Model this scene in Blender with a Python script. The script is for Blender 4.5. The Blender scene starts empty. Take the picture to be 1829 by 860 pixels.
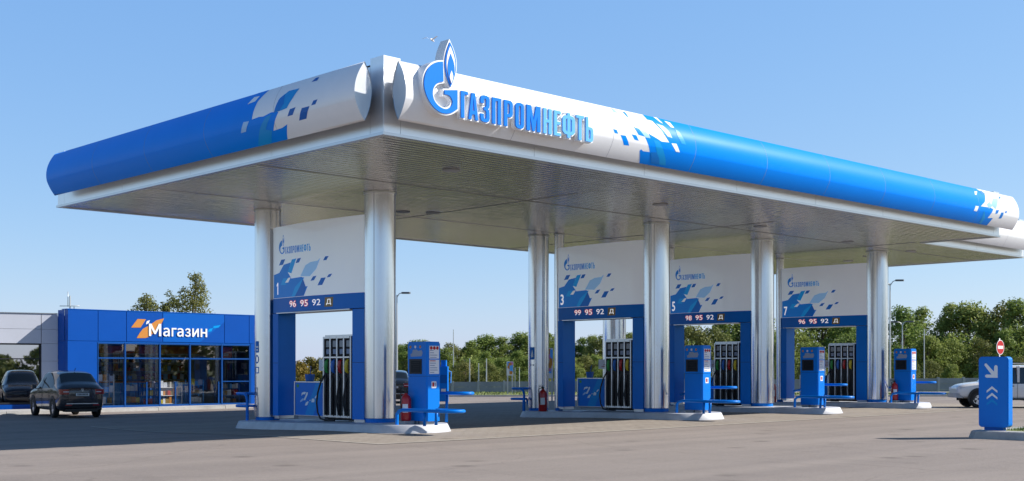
import bpy, bmesh, math, random
from mathutils import Vector, Matrix
from mathutils.geometry import tessellate_polygon
R = math.radians
scene = bpy.context.scene
COL = scene.collection
random.seed(7)

# ------------------------------------------------------------------ materials
def lin(r, g, b):
    f = lambda c: (c/255/12.92 if c/255 <= .04045 else ((c/255+.055)/1.055)**2.4)
    return (f(r), f(g), f(b), 1)

def mat(name, col, rough=.5, metal=0., var=0., vscale=3., bump=0., bscale=40., coat=0., spec=.5, rvar=0., emit=None, estr=1.):
    m = bpy.data.materials.new(name); m.use_nodes = True
    nt = m.node_tree; b = nt.nodes['Principled BSDF']
    c = tuple(col[:3])+(1,)
    b.inputs['Base Color'].default_value = c
    b.inputs['Roughness'].default_value = rough
    b.inputs['Metallic'].default_value = metal
    b.inputs['Coat Weight'].default_value = coat
    b.inputs['Coat Roughness'].default_value = .05
    b.inputs['Specular IOR Level'].default_value = spec
    if emit:
        b.inputs['Emission Color'].default_value = emit; b.inputs['Emission Strength'].default_value = estr
    if var or bump or rvar:
        tc = nt.nodes.new('ShaderNodeNewGeometry')
    if var or rvar:
        n = nt.nodes.new('ShaderNodeTexNoise'); n.inputs['Scale'].default_value = vscale; n.inputs['Detail'].default_value = 6; n.inputs['Roughness'].default_value = .65
        nt.links.new(tc.outputs['Position'], n.inputs['Vector'])
    if var:
        mx = nt.nodes.new('ShaderNodeMapRange'); mx.inputs['From Min'].default_value = .3; mx.inputs['From Max'].default_value = .7
        mx.inputs['To Min'].default_value = 1-var; mx.inputs['To Max'].default_value = 1+var
        nt.links.new(n.outputs['Fac'], mx.inputs['Value'])
        h = nt.nodes.new('ShaderNodeVectorMath'); h.operation = 'SCALE'; h.inputs[0].default_value = c[:3]
        nt.links.new(mx.outputs['Result'], h.inputs['Scale']); nt.links.new(h.outputs['Vector'], b.inputs['Base Color'])
    if rvar:
        mr = nt.nodes.new('ShaderNodeMapRange'); mr.inputs['From Min'].default_value = .3; mr.inputs['From Max'].default_value = .7
        mr.inputs['To Min'].default_value = max(.02, rough-rvar); mr.inputs['To Max'].default_value = rough+rvar
        nt.links.new(n.outputs['Fac'], mr.inputs['Value']); nt.links.new(mr.outputs['Result'], b.inputs['Roughness'])
    if bump:
        n2 = nt.nodes.new('ShaderNodeTexNoise'); n2.inputs['Scale'].default_value = bscale; n2.inputs['Detail'].default_value = 4
        nt.links.new(tc.outputs['Position'], n2.inputs['Vector'])
        bp = nt.nodes.new('ShaderNodeBump'); bp.inputs['Strength'].default_value = bump; bp.inputs['Distance'].default_value = .02
        nt.links.new(n2.outputs['Fac'], bp.inputs['Height']); nt.links.new(bp.outputs['Normal'], b.inputs['Normal'])
    return m

def mix_node(nt, a, bcol, fac):
    n = nt.nodes.new('ShaderNodeMix'); n.data_type = 'RGBA'
    for s, v in ((6, a), (7, bcol)):
        if isinstance(v, bpy.types.NodeSocket): nt.links.new(v, n.inputs[s])
        else: n.inputs[s].default_value = v
    nt.links.new(fac, n.inputs[0]); return n.outputs[2]

def ramp(nt, src, stops):
    r = nt.nodes.new('ShaderNodeValToRGB'); e = r.color_ramp.elements
    while len(e) < len(stops): e.new(.5)
    for i, (p, c) in enumerate(stops): e[i].position = p; e[i].color = c
    nt.links.new(src, r.inputs['Fac']); return r.outputs['Color']

def noise(nt, scale, detail=5, rough=.6, vec=None, stretch=None):
    g = vec or nt.nodes.new('ShaderNodeNewGeometry').outputs['Position']
    if stretch:
        mp = nt.nodes.new('ShaderNodeMapping'); mp.inputs['Scale'].default_value = stretch; nt.links.new(g, mp.inputs['Vector']); g = mp.outputs['Vector']
    n = nt.nodes.new('ShaderNodeTexNoise'); n.inputs['Scale'].default_value = scale; n.inputs['Detail'].default_value = detail; n.inputs['Roughness'].default_value = rough
    nt.links.new(g, n.inputs['Vector']); return n.outputs['Fac']

def asphalt_mat(name, c0, c1, patch):
    m = bpy.data.materials.new(name); m.use_nodes = True; nt = m.node_tree; b = nt.nodes['Principled BSDF']
    big = noise(nt, .16, 5, .6); mid = noise(nt, 1.3, 5, .7, stretch=(1, .35, 1)); fine = noise(nt, 60, 3, .7); grit = noise(nt, 14, 4, .8)
    a = ramp(nt, big, [(.3, c0), (.7, c1)])
    a = mix_node(nt, a, patch, ramp(nt, mid, [(.52, (0, 0, 0, 1)), (.75, (.55, .55, .55, 1))]))
    dk = ramp(nt, fine, [(.3, (.72, .72, .72, 1)), (.7, (1.2, 1.2, 1.2, 1))])
    gk = ramp(nt, grit, [(.3, (.86, .86, .86, 1)), (.7, (1.12, 1.12, 1.12, 1))])
    v = nt.nodes.new('ShaderNodeVectorMath'); v.operation = 'MULTIPLY'; nt.links.new(a, v.inputs[0]); nt.links.new(dk, v.inputs[1])
    v2 = nt.nodes.new('ShaderNodeVectorMath'); v2.operation = 'MULTIPLY'; nt.links.new(v.outputs[0], v2.inputs[0]); nt.links.new(gk, v2.inputs[1])
    lanes = noise(nt, .55, 3, .55, stretch=(.07, 1.5, 1)); lk = ramp(nt, lanes, [(.38, (.90, .90, .905, 1)), (.62, (1.05, 1.05, 1.045, 1))])
    g2 = nt.nodes.new('ShaderNodeNewGeometry'); vo = nt.nodes.new('ShaderNodeTexVoronoi'); vo.inputs['Scale'].default_value = .55; nt.links.new(g2.outputs['Position'], vo.inputs['Vector'])
    spots = ramp(nt, vo.outputs['Distance'], [(.03, (.62, .61, .60, 1)), (.16, (1, 1, 1, 1))])
    wv = nt.nodes.new('ShaderNodeVectorMath'); wv.operation = 'MULTIPLY_ADD'; wn = nt.nodes.new('ShaderNodeTexNoise'); wn.inputs['Scale'].default_value = .5; wn.inputs['Detail'].default_value = 5
    nt.links.new(g2.outputs['Position'], wn.inputs['Vector']); nt.links.new(wn.outputs['Color'], wv.inputs[0]); wv.inputs[1].default_value = (1.6, 1.6, 0); nt.links.new(g2.outputs['Position'], wv.inputs[2])
    cr = nt.nodes.new('ShaderNodeTexVoronoi'); cr.feature = 'DISTANCE_TO_EDGE'; cr.inputs['Scale'].default_value = .13; nt.links.new(wv.outputs[0], cr.inputs['Vector'])
    crack = ramp(nt, cr.outputs['Distance'], [(.0, (.84, .83, .82, 1)), (.004, (1, 1, 1, 1))])
    last = v2.outputs[0]
    for extra in (lk, spots, crack):
        q = nt.nodes.new('ShaderNodeVectorMath'); q.operation = 'MULTIPLY'; nt.links.new(last, q.inputs[0]); nt.links.new(extra, q.inputs[1]); last = q.outputs[0]
    nt.links.new(last, b.inputs['Base Color'])
    b.inputs['Roughness'].default_value = .85; b.inputs['Specular IOR Level'].default_value = .25
    bp = nt.nodes.new('ShaderNodeBump'); bp.inputs['Strength'].default_value = .5; bp.inputs['Distance'].default_value = .01
    nt.links.new(fine, bp.inputs['Height']); nt.links.new(bp.outputs['Normal'], b.inputs['Normal'])
    return m

def paver_mat():
    m = asphalt_mat('apron_pavers', (.31, .265, .225, 1), (.36, .315, .265, 1), (.25, .215, .185, 1)); nt = m.node_tree; b = nt.nodes['Principled BSDF']
    old = b.inputs['Base Color'].links[0].from_socket
    g = nt.nodes.new('ShaderNodeNewGeometry')
    br = nt.nodes.new('ShaderNodeTexBrick'); br.inputs['Scale'].default_value = 1; br.inputs['Brick Width'].default_value = .42; br.inputs['Row Height'].default_value = .21
    br.inputs['Mortar Size'].default_value = .012; br.inputs['Color1'].default_value = (1, 1, 1, 1); br.inputs['Color2'].default_value = (.9, .9, .9, 1); br.inputs['Mortar'].default_value = (.62, .6, .58, 1)
    nt.links.new(g.outputs['Position'], br.inputs['Vector'])
    v = nt.nodes.new('ShaderNodeVectorMath'); v.operation = 'MULTIPLY'; nt.links.new(old, v.inputs[0]); nt.links.new(br.outputs['Color'], v.inputs[1])
    nt.links.new(v.outputs[0], b.inputs['Base Color']); return m

def ceiling_mat():
    m = bpy.data.materials.new('soffit_slats'); m.use_nodes = True; nt = m.node_tree; b = nt.nodes['Principled BSDF']
    b.inputs['Base Color'].default_value = (.70, .665, .62, 1); b.inputs['Metallic'].default_value = .78; b.inputs['Roughness'].default_value = .2
    pos = nt.nodes.new('ShaderNodeNewGeometry').outputs['Position']
    wob = noise(nt, .9, 3, .5)
    sep = nt.nodes.new('ShaderNodeSeparateXYZ'); nt.links.new(pos, sep.inputs[0])
    ad = nt.nodes.new('ShaderNodeMath'); ad.operation = 'MULTIPLY_ADD'; ad.inputs[1].default_value = .16; nt.links.new(wob, ad.inputs[0]); nt.links.new(sep.outputs['Y'], ad.inputs[2])
    md = nt.nodes.new('ShaderNodeMath'); md.operation = 'PINGPONG'; md.inputs[1].default_value = .11; nt.links.new(sep.outputs['Y'], md.inputs[0])
    seam = nt.nodes.new('ShaderNodeMath'); seam.operation = 'LESS_THAN'; seam.inputs[1].default_value = .014; nt.links.new(md.outputs[0], seam.inputs[0])
    nt.links.new(mix_node(nt, (.71, .67, .62, 1), (.24, .22, .20, 1), seam.outputs[0]), b.inputs['Base Color'])
    md2 = nt.nodes.new('ShaderNodeMath'); md2.operation = 'PINGPONG'; md2.inputs[1].default_value = .11; nt.links.new(ad.outputs[0], md2.inputs[0])
    n2 = noise(nt, 1.2, 3, .5, stretch=(1, 3, 1))
    h = nt.nodes.new('ShaderNodeMath'); h.operation = 'MULTIPLY_ADD'; h.inputs[1].default_value = .14; nt.links.new(n2, h.inputs[0]); nt.links.new(md2.outputs[0], h.inputs[2])
    bp = nt.nodes.new('ShaderNodeBump'); bp.inputs['Strength'].default_value = .75; bp.inputs['Distance'].default_value = .16
    nt.links.new(h.outputs[0], bp.inputs['Height']); nt.links.new(bp.outputs['Normal'], b.inputs['Normal'])
    return m

def foliage_mat(name, c_dark, c_light, c_alt):
    m = bpy.data.materials.new(name); m.use_nodes = True; nt = m.node_tree; b = nt.nodes['Principled BSDF']
    f = noise(nt, .55, 4, .7); f2 = noise(nt, 3.5, 3, .6)
    oi = nt.nodes.new('ShaderNodeObjectInfo')
    a = ramp(nt, f2, [(.32, c_dark), (.68, c_light)])
    mm = nt.nodes.new('ShaderNodeMath'); mm.operation = 'MULTIPLY'; nt.links.new(oi.outputs['Random'], mm.inputs[0]); nt.links.new(f, mm.inputs[1])
    a = mix_node(nt, a, c_alt, mm.outputs[0])
    nt.links.new(a, b.inputs['Base Color']); b.inputs['Roughness'].default_value = .6; b.inputs['Specular IOR Level'].default_value = .2
    tr = nt.nodes.new('ShaderNodeBsdfTranslucent'); nt.links.new(a, tr.inputs['Color'])
    mx = nt.nodes.new('ShaderNodeMixShader'); mx.inputs[0].default_value = .36
    out = nt.nodes['Material Output']; nt.links.new(b.outputs[0], mx.inputs[1]); nt.links.new(tr.outputs[0], mx.inputs[2]); nt.links.new(mx.outputs[0], out.inputs['Surface'])
    return m

def glass_mat(name, tint, gl_rough=.02, ior=1.5, base_reflect=0.):
    m = bpy.data.materials.new(name); m.use_nodes = True; nt = m.node_tree
    nt.nodes.remove(nt.nodes['Principled BSDF'])
    t = nt.nodes.new('ShaderNodeBsdfTransparent'); t.inputs['Color'].default_value = tint
    g = nt.nodes.new('ShaderNodeBsdfGlossy'); g.inputs['Roughness'].default_value = gl_rough; g.inputs['Color'].default_value = (.95, .97, 1, 1)
    fr = nt.nodes.new('ShaderNodeFresnel'); fr.inputs['IOR'].default_value = ior
    ad = nt.nodes.new('ShaderNodeMath'); ad.operation = 'ADD'; ad.use_clamp = True; ad.inputs[1].default_value = base_reflect; nt.links.new(fr.outputs[0], ad.inputs[0])
    mx = nt.nodes.new('ShaderNodeMixShader'); nt.links.new(ad.outputs[0], mx.inputs[0]); nt.links.new(t.outputs[0], mx.inputs[1]); nt.links.new(g.outputs[0], mx.inputs[2])
    nt.links.new(mx.outputs[0], nt.nodes['Material Output'].inputs['Surface']); return m

M = {}
M['blue'] = mat('blue_paint', (.0, .185, .68), .36, spec=.22, var=.05, vscale=1.2)
M['tube_blue'] = mat('tube_blue_film', (.0, .235, .88), .32, spec=.08, var=.03, vscale=.7)
M['tube_white'] = mat('tube_white_film', (.80, .81, .84), .30, coat=.2, var=.02)
M['deco_blue'] = mat('deco_blue', (.0, .18, .62), .35, spec=.2)
M['deco_dark'] = mat('deco_dark_blue', (.0, .11, .45), .35, spec=.2)
M['deco_cyan'] = mat('deco_cyan', (.0, .29, .72), .35, spec=.2)
M['deco_pale'] = mat('deco_pale_blue', (.30, .54, .86), .3)
M['deco_white'] = mat('deco_white', (.82, .84, .87), .3)
M['letter_blue'] = mat('letter_blue', (.0, .19, .74), .4, spec=.15)
M['letter_sky'] = mat('letter_sky_blue', (.10, .42, .90), .35)
M['letter_white'] = mat('letter_white', (.82, .83, .85), .4)
M['shop_blue'] = mat('shop_blue_panels', (.0, .068, .36), .4, spec=.2, var=.06, vscale=.6)
M['shop_blue_light'] = mat('shop_lighter_blue_panel', (.0, .10, .46), .4, spec=.2)
M['frame_blue'] = mat('window_frame_blue', (.0, .055, .24), .4, spec=.3)
M['alu'] = mat('brushed_aluminium', (.71, .73, .77), .21, 1., var=.03, vscale=.35, bump=.06, bscale=1.6)
M['alu_fascia'] = mat('fascia_aluminium', (.80, .81, .83), .32, .75, var=.03, vscale=.7)
M['silver'] = mat('silver_trim', (.60, .61, .63), .34, .95)
M['white_panel'] = mat('white_panel', (.90, .93, 1.0), .3, var=.03, vscale=.8, coat=.5, spec=.8, emit=(.88, .94, 1, 1), estr=.075)   # faint glow added to brighten the shaded header, no lamp behind it
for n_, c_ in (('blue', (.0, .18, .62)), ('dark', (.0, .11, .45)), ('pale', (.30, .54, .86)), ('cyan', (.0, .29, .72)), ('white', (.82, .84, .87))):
    M['box_'+n_] = mat('added_glow_film_'+n_, c_, .35, spec=.3, emit=c_+(1,), estr=.14)  # header pattern colours, with glow added to keep up with the brightened panel
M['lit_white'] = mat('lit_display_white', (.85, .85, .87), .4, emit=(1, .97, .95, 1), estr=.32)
M['lit_red'] = mat('lit_display_red', (.5, .02, .03), .4, emit=(.9, .05, .05, 1), estr=.22)
M['wing_white'] = mat('pale_grey_cladding', (.56, .58, .65), .5, var=.05, vscale=.5)
M['concrete'] = mat('pale_concrete', (.49, .50, .53), .5, var=.16, vscale=1.6, bump=.08, bscale=30)
M['kerb'] = mat('grey_kerb_concrete', (.40, .39, .375), .85, var=.2, vscale=2, bump=.4, bscale=25)
M['graphite'] = mat('graphite_panel', (.018, .019, .024), .4, spec=.25)
M['black'] = mat('black_rubber', (.012, .012, .013), .5)
M['dark'] = mat('dark_gap', (.015, .016, .02), .7)
M['screen'] = mat('dark_screen', (.006, .008, .014), .45, spec=.15)
M['red'] = mat('red_paint', (.42, .010, .013), .3, coat=.2)
M['orange'] = mat('orange_film', (.56, .215, .03), .5)
M['orange_red'] = mat('orange_red_film', (.75, .13, .04), .5)
M['yellow'] = mat('yellow_plastic', (.62, .48, .03), .4)
M['green'] = mat('green_plastic', (.03, .28, .05), .4)
M['nozzle_blue'] = mat('blue_plastic', (.02, .14, .5), .4)
M['brown_sign'] = mat('brown_sign', (.30, .18, .04), .4)
M['paper'] = mat('paper', (.75, .75, .76), .6)
M['paper_ink'] = mat('printed_ink', (.28, .33, .45), .6)
M['ink_red'] = mat('printed_red', (.48, .02, .025), .6, spec=.2)
M['pink'] = mat('pink_print', (.6, .2, .45), .6)
M['grey_paint'] = mat('grey_paint', (.33, .34, .36), .5, .2)
M['pole'] = mat('galvanised_pole', (.5, .51, .52), .45, .6)
M['fence'] = mat('fence_concrete', (.25, .27, .32), .85, var=.15, vscale=.8)
M['fence_rib'] = mat('fence_post_concrete', (.36, .375, .41), .85, var=.1, vscale=.8)
M['car_black'] = mat('car_black_paint', (.022, .024, .034), .25, coat=1., metal=.45)
M['car_grey'] = mat('car_dark_paint', (.010, .011, .014), .25, coat=.8)
M['car_white'] = mat('car_white_paint', (.70, .70, .70), .3, coat=.8)
M['car_glass'] = mat('car_glass', (.010, .014, .018), .04, spec=.8)
M['tyre'] = mat('tyre_rubber', (.012, .012, .012), .8)
M['rim'] = mat('alloy_rim', (.62, .63, .65), .3, .9)
M['tail'] = mat('tail_lamp_red', (.30, .006, .010), .15, coat=.6)
M['clear_lamp'] = mat('clear_lamp', (.7, .72, .75), .1)
M['plate'] = mat('number_plate', (.70, .72, .74), .5)
M['bark'] = mat('bark', (.10, .075, .055), .9, var=.3, vscale=6)
M['interior'] = mat('shop_interior_wall', (.45, .42, .38), .8, var=.2, vscale=.7)
M['interior_floor'] = mat('shop_floor_tiles', (.42, .41, .39), .5)
M['glass'] = glass_mat('shop_glass', (.86, .88, .89, 1), .015, 1.5, .10)
M['mirror_glass'] = glass_mat('mirror_tinted_glass', (.10, .12, .14, 1), .015, 1.6, .52)
M['asphalt'] = asphalt_mat('asphalt', (.245, .208, .184, 1), (.28, .238, .211, 1), (.20, .171, .151, 1))
M['apron'] = paver_mat()
M['joint'] = mat('pale_joint', (.42, .38, .33), .85, var=.15, vscale=4)
M['ceiling'] = ceiling_mat()
M['turf'] = mat('dry_grass_ground', (.16, .175, .05), .95, var=.35, vscale=.9, bump=.6, bscale=14)
M['blade'] = mat('grass_blades', (.15, .20, .045), .8, var=.35, vscale=1.5)
M['leaf'] = foliage_mat('leaves', (.07, .125, .022, 1), (.27, .35, .085, 1), (.33, .34, .09, 1))
M['leaf_autumn'] = foliage_mat('autumn_leaves', (.09, .11, .02, 1), (.24, .23, .05, 1), (.42, .18, .04, 1))
M['leaf_pale'] = foliage_mat('pale_leaves', (.075, .10, .024, 1), (.21, .23, .07, 1), (.26, .23, .07, 1))
M['lamp_dark'] = mat('lamp_head', (.12, .12, .13), .5, .5)

# ------------------------------------------------------------------ mesh builder
class MB:
    def __init__(self): self.v = []; self.f = []; self.mi = []; self.sm = []; self.m = 0; self.smooth = False
    def add(self, vs, fs, smooth=None):
        o = len(self.v); self.v += [tuple(p) for p in vs]
        s = self.smooth if smooth is None else smooth
        for q in fs: self.f.append(tuple(o+i for i in q)); self.mi.append(self.m); self.sm.append(s)
    def box(self, x0, x1, y0, y1, z0, z1, mat=None, ch=0.):
        if mat is not None: self.m = mat
        if ch:
            c = min(ch, (x1-x0)/2.01, (y1-y0)/2.01)
            pl = [(x0+c, y0), (x1-c, y0), (x1, y0+c), (x1, y1-c), (x1-c, y1), (x0+c, y1), (x0, y1-c), (x0, y0+c)]
            n = 8; vs = [(x, y, z0) for x, y in pl]+[(x, y, z1) for x, y in pl]
            self.add(vs, [tuple(range(7, -1, -1)), tuple(range(8, 16))]+[(i, (i+1) % n, n+(i+1) % n, n+i) for i in range(n)], False); return
        vs = [(x0, y0, z0), (x1, y0, z0), (x1, y1, z0), (x0, y1, z0), (x0, y0, z1), (x1, y0, z1), (x1, y1, z1), (x0, y1, z1)]
        self.add(vs, [(0, 3, 2, 1), (4, 5, 6, 7), (0, 1, 5, 4), (1, 2, 6, 5), (2, 3, 7, 6), (3, 0, 4, 7)], False)
    def cyl(self, x, y, r, z0, z1, n=40, r1=None, caps=True, mat=None):
        if mat is not None: self.m = mat
        r1 = r if r1 is None else r1
        a = [2*math.pi*i/n for i in range(n)]
        vs = [(x+r*math.cos(t), y+r*math.sin(t), z0) for t in a]+[(x+r1*math.cos(t), y+r1*math.sin(t), z1) for t in a]
        self.add(vs, [(i, (i+1) % n, n+(i+1) % n, n+i) for i in range(n)], True)
        if caps: self.add(vs, [tuple(range(n-1, -1, -1)), tuple(range(n, 2*n))], False)
    def lathe(self, prof, x=0, y=0, n=20, mat=None):
        if mat is not None: self.m = mat
        vs = []; k = len(prof)
        for i in range(n):
            t = 2*math.pi*i/n
            for r, z in prof: vs.append((x+r*math.cos(t), y+r*math.sin(t), z))
        fs = [(i*k+j, ((i+1) % n)*k+j, ((i+1) % n)*k+j+1, i*k+j+1) for i in range(n) for j in range(k-1)]
        self.add(vs, fs, True)
    def tube(self, path, r, n=8, mat=None, caps=True):
        if mat is not None: self.m = mat
        P = [Vector(p) for p in path]; rs = r if isinstance(r, (list, tuple)) else [r]*len(P)
        vs = []; up = None
        for i, p in enumerate(P):
            t = (P[min(i+1, len(P)-1)]-P[max(i-1, 0)]).normalized()
            if up is None: up = Vector((0, 0, 1)) if abs(t.z) < .9 else Vector((1, 0, 0))
            s = t.cross(up); 
            if s.length < 1e-4: s = t.cross(Vector((0, 1, 0)))
            s.normalize(); up = s.cross(t).normalized()
            for j in range(n):
                a = 2*math.pi*j/n; vs.append(p+(s*math.cos(a)+up*math.sin(a))*rs[i])
        self.add(vs, [(i*n+j, i*n+(j+1) % n, (i+1)*n+(j+1) % n, (i+1)*n+j) for i in range(len(P)-1) for j in range(n)], True)
        if caps: self.add(vs, [tuple(range(n-1, -1, -1)), tuple(range((len(P)-1)*n, len(P)*n))], False)
    def decal(self, contours, mp, off, cuts=None, axis=0, mat=None):
        """a flat 2-D shape (first contour outer, the rest holes) laid over a curved face"""
        if mat is not None: self.m = mat
        cs = [[Vector((p[0], p[1], 0)) for p in c] for c in contours]
        flat = [p for c in cs for p in c]
        bm = bmesh.new(); bv = [bm.verts.new(p) for p in flat]
        for t in tessellate_polygon(cs):
            try: bm.faces.new([bv[i] for i in t])
            except ValueError: pass
        for c in cuts or ():
            co = [0, 0, 0]; no = [0, 0, 0]; co[axis] = c; no[axis] = 1
            bmesh.ops.bisect_plane(bm, geom=bm.verts[:]+bm.edges[:]+bm.faces[:], plane_co=co, plane_no=no)
        bm.verts.index_update(); bm.normal_update()
        vs = [mp(v.co.x, v.co.y, off) for v in bm.verts]
        fs = [tuple(v.index for v in f.verts) for f in bm.faces if f.calc_area() > 1e-9]
        # one common winding
        fs2 = []
        for f in fs:
            a = sum(bm_xy(bm, f, i) for i in range(len(f)))
            fs2.append(f if a > 0 else f[::-1])
        bm.free(); self.add(vs, fs2)
    def prism(self, contours, mp, d0, d1, mat=None, cap_mat=None):
        if mat is not None: self.m = mat
        keep = self.m
        for c in contours:
            n = len(c); vs = [mp(x, y, d0) for x, y in c]+[mp(x, y, d1) for x, y in c]
            self.add(vs, [(i, (i+1) % n, n+(i+1) % n, n+i) for i in range(n)], False)
        if cap_mat is not None: self.m = cap_mat
        self.decal(contours, mp, d1); self.m = keep
        self.decal(contours, mp, d0)
    def turn(self, cx, cy, ang):
        c, s = math.cos(ang), math.sin(ang); self.v = [(cx+(p[0]-cx)*c-(p[1]-cy)*s, cy+(p[0]-cx)*s+(p[1]-cy)*c, p[2]) for p in self.v]; return self
    def build(self, name, mats, parent=None, org=None, recalc=True):
        me = bpy.data.meshes.new(name); o3 = Vector(org) if org is not None else Vector((0, 0, 0))
        me.from_pydata([tuple(Vector(p)-o3) for p in self.v], [], self.f)
        mats = mats if isinstance(mats, (list, tuple)) else [mats]
        for m_ in mats: me.materials.append(M[m_] if isinstance(m_, str) else m_)
        for i, p in enumerate(me.polygons): p.material_index = min(self.mi[i], len(mats)-1); p.use_smooth = self.sm[i]
        if recalc:
            bm = bmesh.new(); bm.from_mesh(me); bmesh.ops.remove_doubles(bm, verts=bm.verts[:], dist=1e-5) if len(bm.verts) < 4000 else None
            bmesh.ops.recalc_face_normals(bm, faces=bm.faces[:])
            for e in bm.edges:
                if len(e.link_faces) == 2 and e.calc_face_angle(0) > R(35): e.smooth = False
            bm.to_mesh(me); bm.free()
        me.update()
        o = bpy.data.objects.new(name, me); COL.objects.link(o)
        if parent is not None: o.parent = parent
        elif org is not None: o.location = o3
        return o
def bm_xy(bm, f, i):
    bm.verts.ensure_lookup_table(); a = bm.verts[f[i]].co; b = bm.verts[f[(i+1) % len(f)]].co
    return a.x*b.y-b.x*a.y

def tag(o, label=None, cat=None, group=None, kind=None):
    if label: o['label'] = label
    if cat: o['category'] = cat
    if group: o['group'] = group
    if kind: o['kind'] = kind
    return o
def thing(name, label, cat, loc=(0, 0, 0), rz=0, group=None):
    o = bpy.data.objects.new(name, None); COL.objects.link(o); o.empty_display_size = .2
    o.location = loc; o.rotation_euler = (0, 0, rz); return tag(o, label, cat, group, 'thing')
KIDS = {}
def kids(o): return [c for c in bpy.data.objects if c.parent == o]
def dup(root, loc, label=None, scale=None, rz=None):
    r = root.copy(); COL.objects.link(r); r.location = loc
    if label: r['label'] = label
    if scale: r.scale = scale
    if rz is not None: r.rotation_euler = (0, 0, rz)
    for ch in kids(root):
        c = ch.copy(); COL.objects.link(c); c.parent = r
        for g in kids(ch):
            d = g.copy(); COL.objects.link(d); d.parent = c
    return r

def area(p): return .5*sum(p[i][0]*p[(i+1) % len(p)][1]-p[(i+1) % len(p)][0]*p[i][1] for i in range(len(p)))
def outset(p, d):
    s = 1 if area(p) > 0 else -1; n = len(p); out = []
    for i in range(n):
        a, b, c = Vector(p[i-1]), Vector(p[i]), Vector(p[(i+1) % n])
        e1 = (b-a).normalized() if (b-a).length > 1e-9 else Vector((1, 0)); e2 = (c-b).normalized() if (c-b).length > 1e-9 else e1
        n1 = Vector((e1.y, -e1.x))*s; n2 = Vector((e2.y, -e2.x))*s
        m_ = n1+n2; m_ = m_.normalized() if m_.length > 1e-6 else n1
        k = d/max(.45, m_.dot(n1)); out.append(tuple(b+m_*k))
    return out
def soften(p, n=2, lim=38):
    for _ in range(n):
        q = []; k = len(p)
        for i in range(k):
            a, b, c = Vector(p[i-1]), Vector(p[i]), Vector(p[(i+1) % k])
            if (b-a).angle(c-b, 0) < R(lim): q += [tuple(b+(a-b)*.25), tuple(b+(c-b)*.25)]
            else: q.append(tuple(b))
        p = q
    return p
def arc(cx, cy, r, a0, a1, n=6): return [(cx+r*math.cos(R(a0+(a1-a0)*i/n)), cy+r*math.sin(R(a0+(a1-a0)*i/n))) for i in range(n+1)]
def rrect(x0, y0, x1, y1, r, n=5):
    return arc(x1-r, y0+r, r, -90, 0, n)+arc(x1-r, y1-r, r, 0, 90, n)+arc(x0+r, y1-r, r, 90, 180, n)+arc(x0+r, y0+r, r, 180, 270, n)

# text from Blender's built-in font as flat outline triangles
def text_tris(body, offset=0.):
    cu = bpy.data.curves.new('lettering', 'FONT'); cu.body = body; cu.resolution_u = 3; cu.offset = offset; cu.fill_mode = 'FRONT'
    ob = bpy.data.objects.new('lettering', cu); COL.objects.link(ob); bpy.context.view_layer.update()
    me = bpy.data.meshes.new_from_object(ob.evaluated_get(bpy.context.evaluated_depsgraph_get()))
    vs = [(v.co.x, v.co.y) for v in me.vertices]; fs = [tuple(p.vertices) for p in me.polygons]
    bpy.data.objects.remove(ob); bpy.data.curves.remove(cu); bpy.data.meshes.remove(me)
    return vs, fs
def put_text(mb, body, x0, x1, y0, y1, mp, off, mat=None, offset=0., fit=True):
    if mat is not None: mb.m = mat
    vs, fs = text_tris(body, 0.); 
    bx = (min(p[0] for p in vs), max(p[0] for p in vs)); by = (min(p[1] for p in vs), max(p[1] for p in vs))
    if offset: vs, fs = text_tris(body, offset)
    sx = (x1-x0)/(bx[1]-bx[0]); sy = (y1-y0)/(by[1]-by[0])
    mb.add([mp(x0+(p[0]-bx[0])*sx, y0+(p[1]-by[0])*sy, off) for p in vs], fs, False)

# condensed capital letters of the sign, each drawn in a unit box
S_, T_ = .36, .115
def ringpts(x0, y0, x1, y1, rx, ry, n=4):
    o = []
    for cx, cy, a0 in ((x1-rx, y0+ry, -90), (x1-rx, y1-ry, 0), (x0+rx, y1-ry, 90), (x0+rx, y0+ry, 180)):
        for i in range(n+1):
            t = R(a0+90*i/n); o.append((cx+rx*math.cos(t), cy+ry*math.sin(t)))
    return o
AL = [[(.98, 0), (.98, .68), (.9, .87), (.72, .98), (.5, 1), (.25, .97), (.08, .88), (.14, .74), (.3, .82), (.5, .84), (.66, .8), (.73, .7), (.73, .62), (.42, .60), (.18, .54), (.04, .42), (.02, .25), (.08, .1), (.25, .0), (.48, -.01), (.64, .04), (.74, .13), (.76, 0)],
      [(.73, .47), (.73, .32), (.64, .2), (.5, .14), (.36, .15), (.28, .24), (.3, .36), (.42, .44)]]
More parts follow.
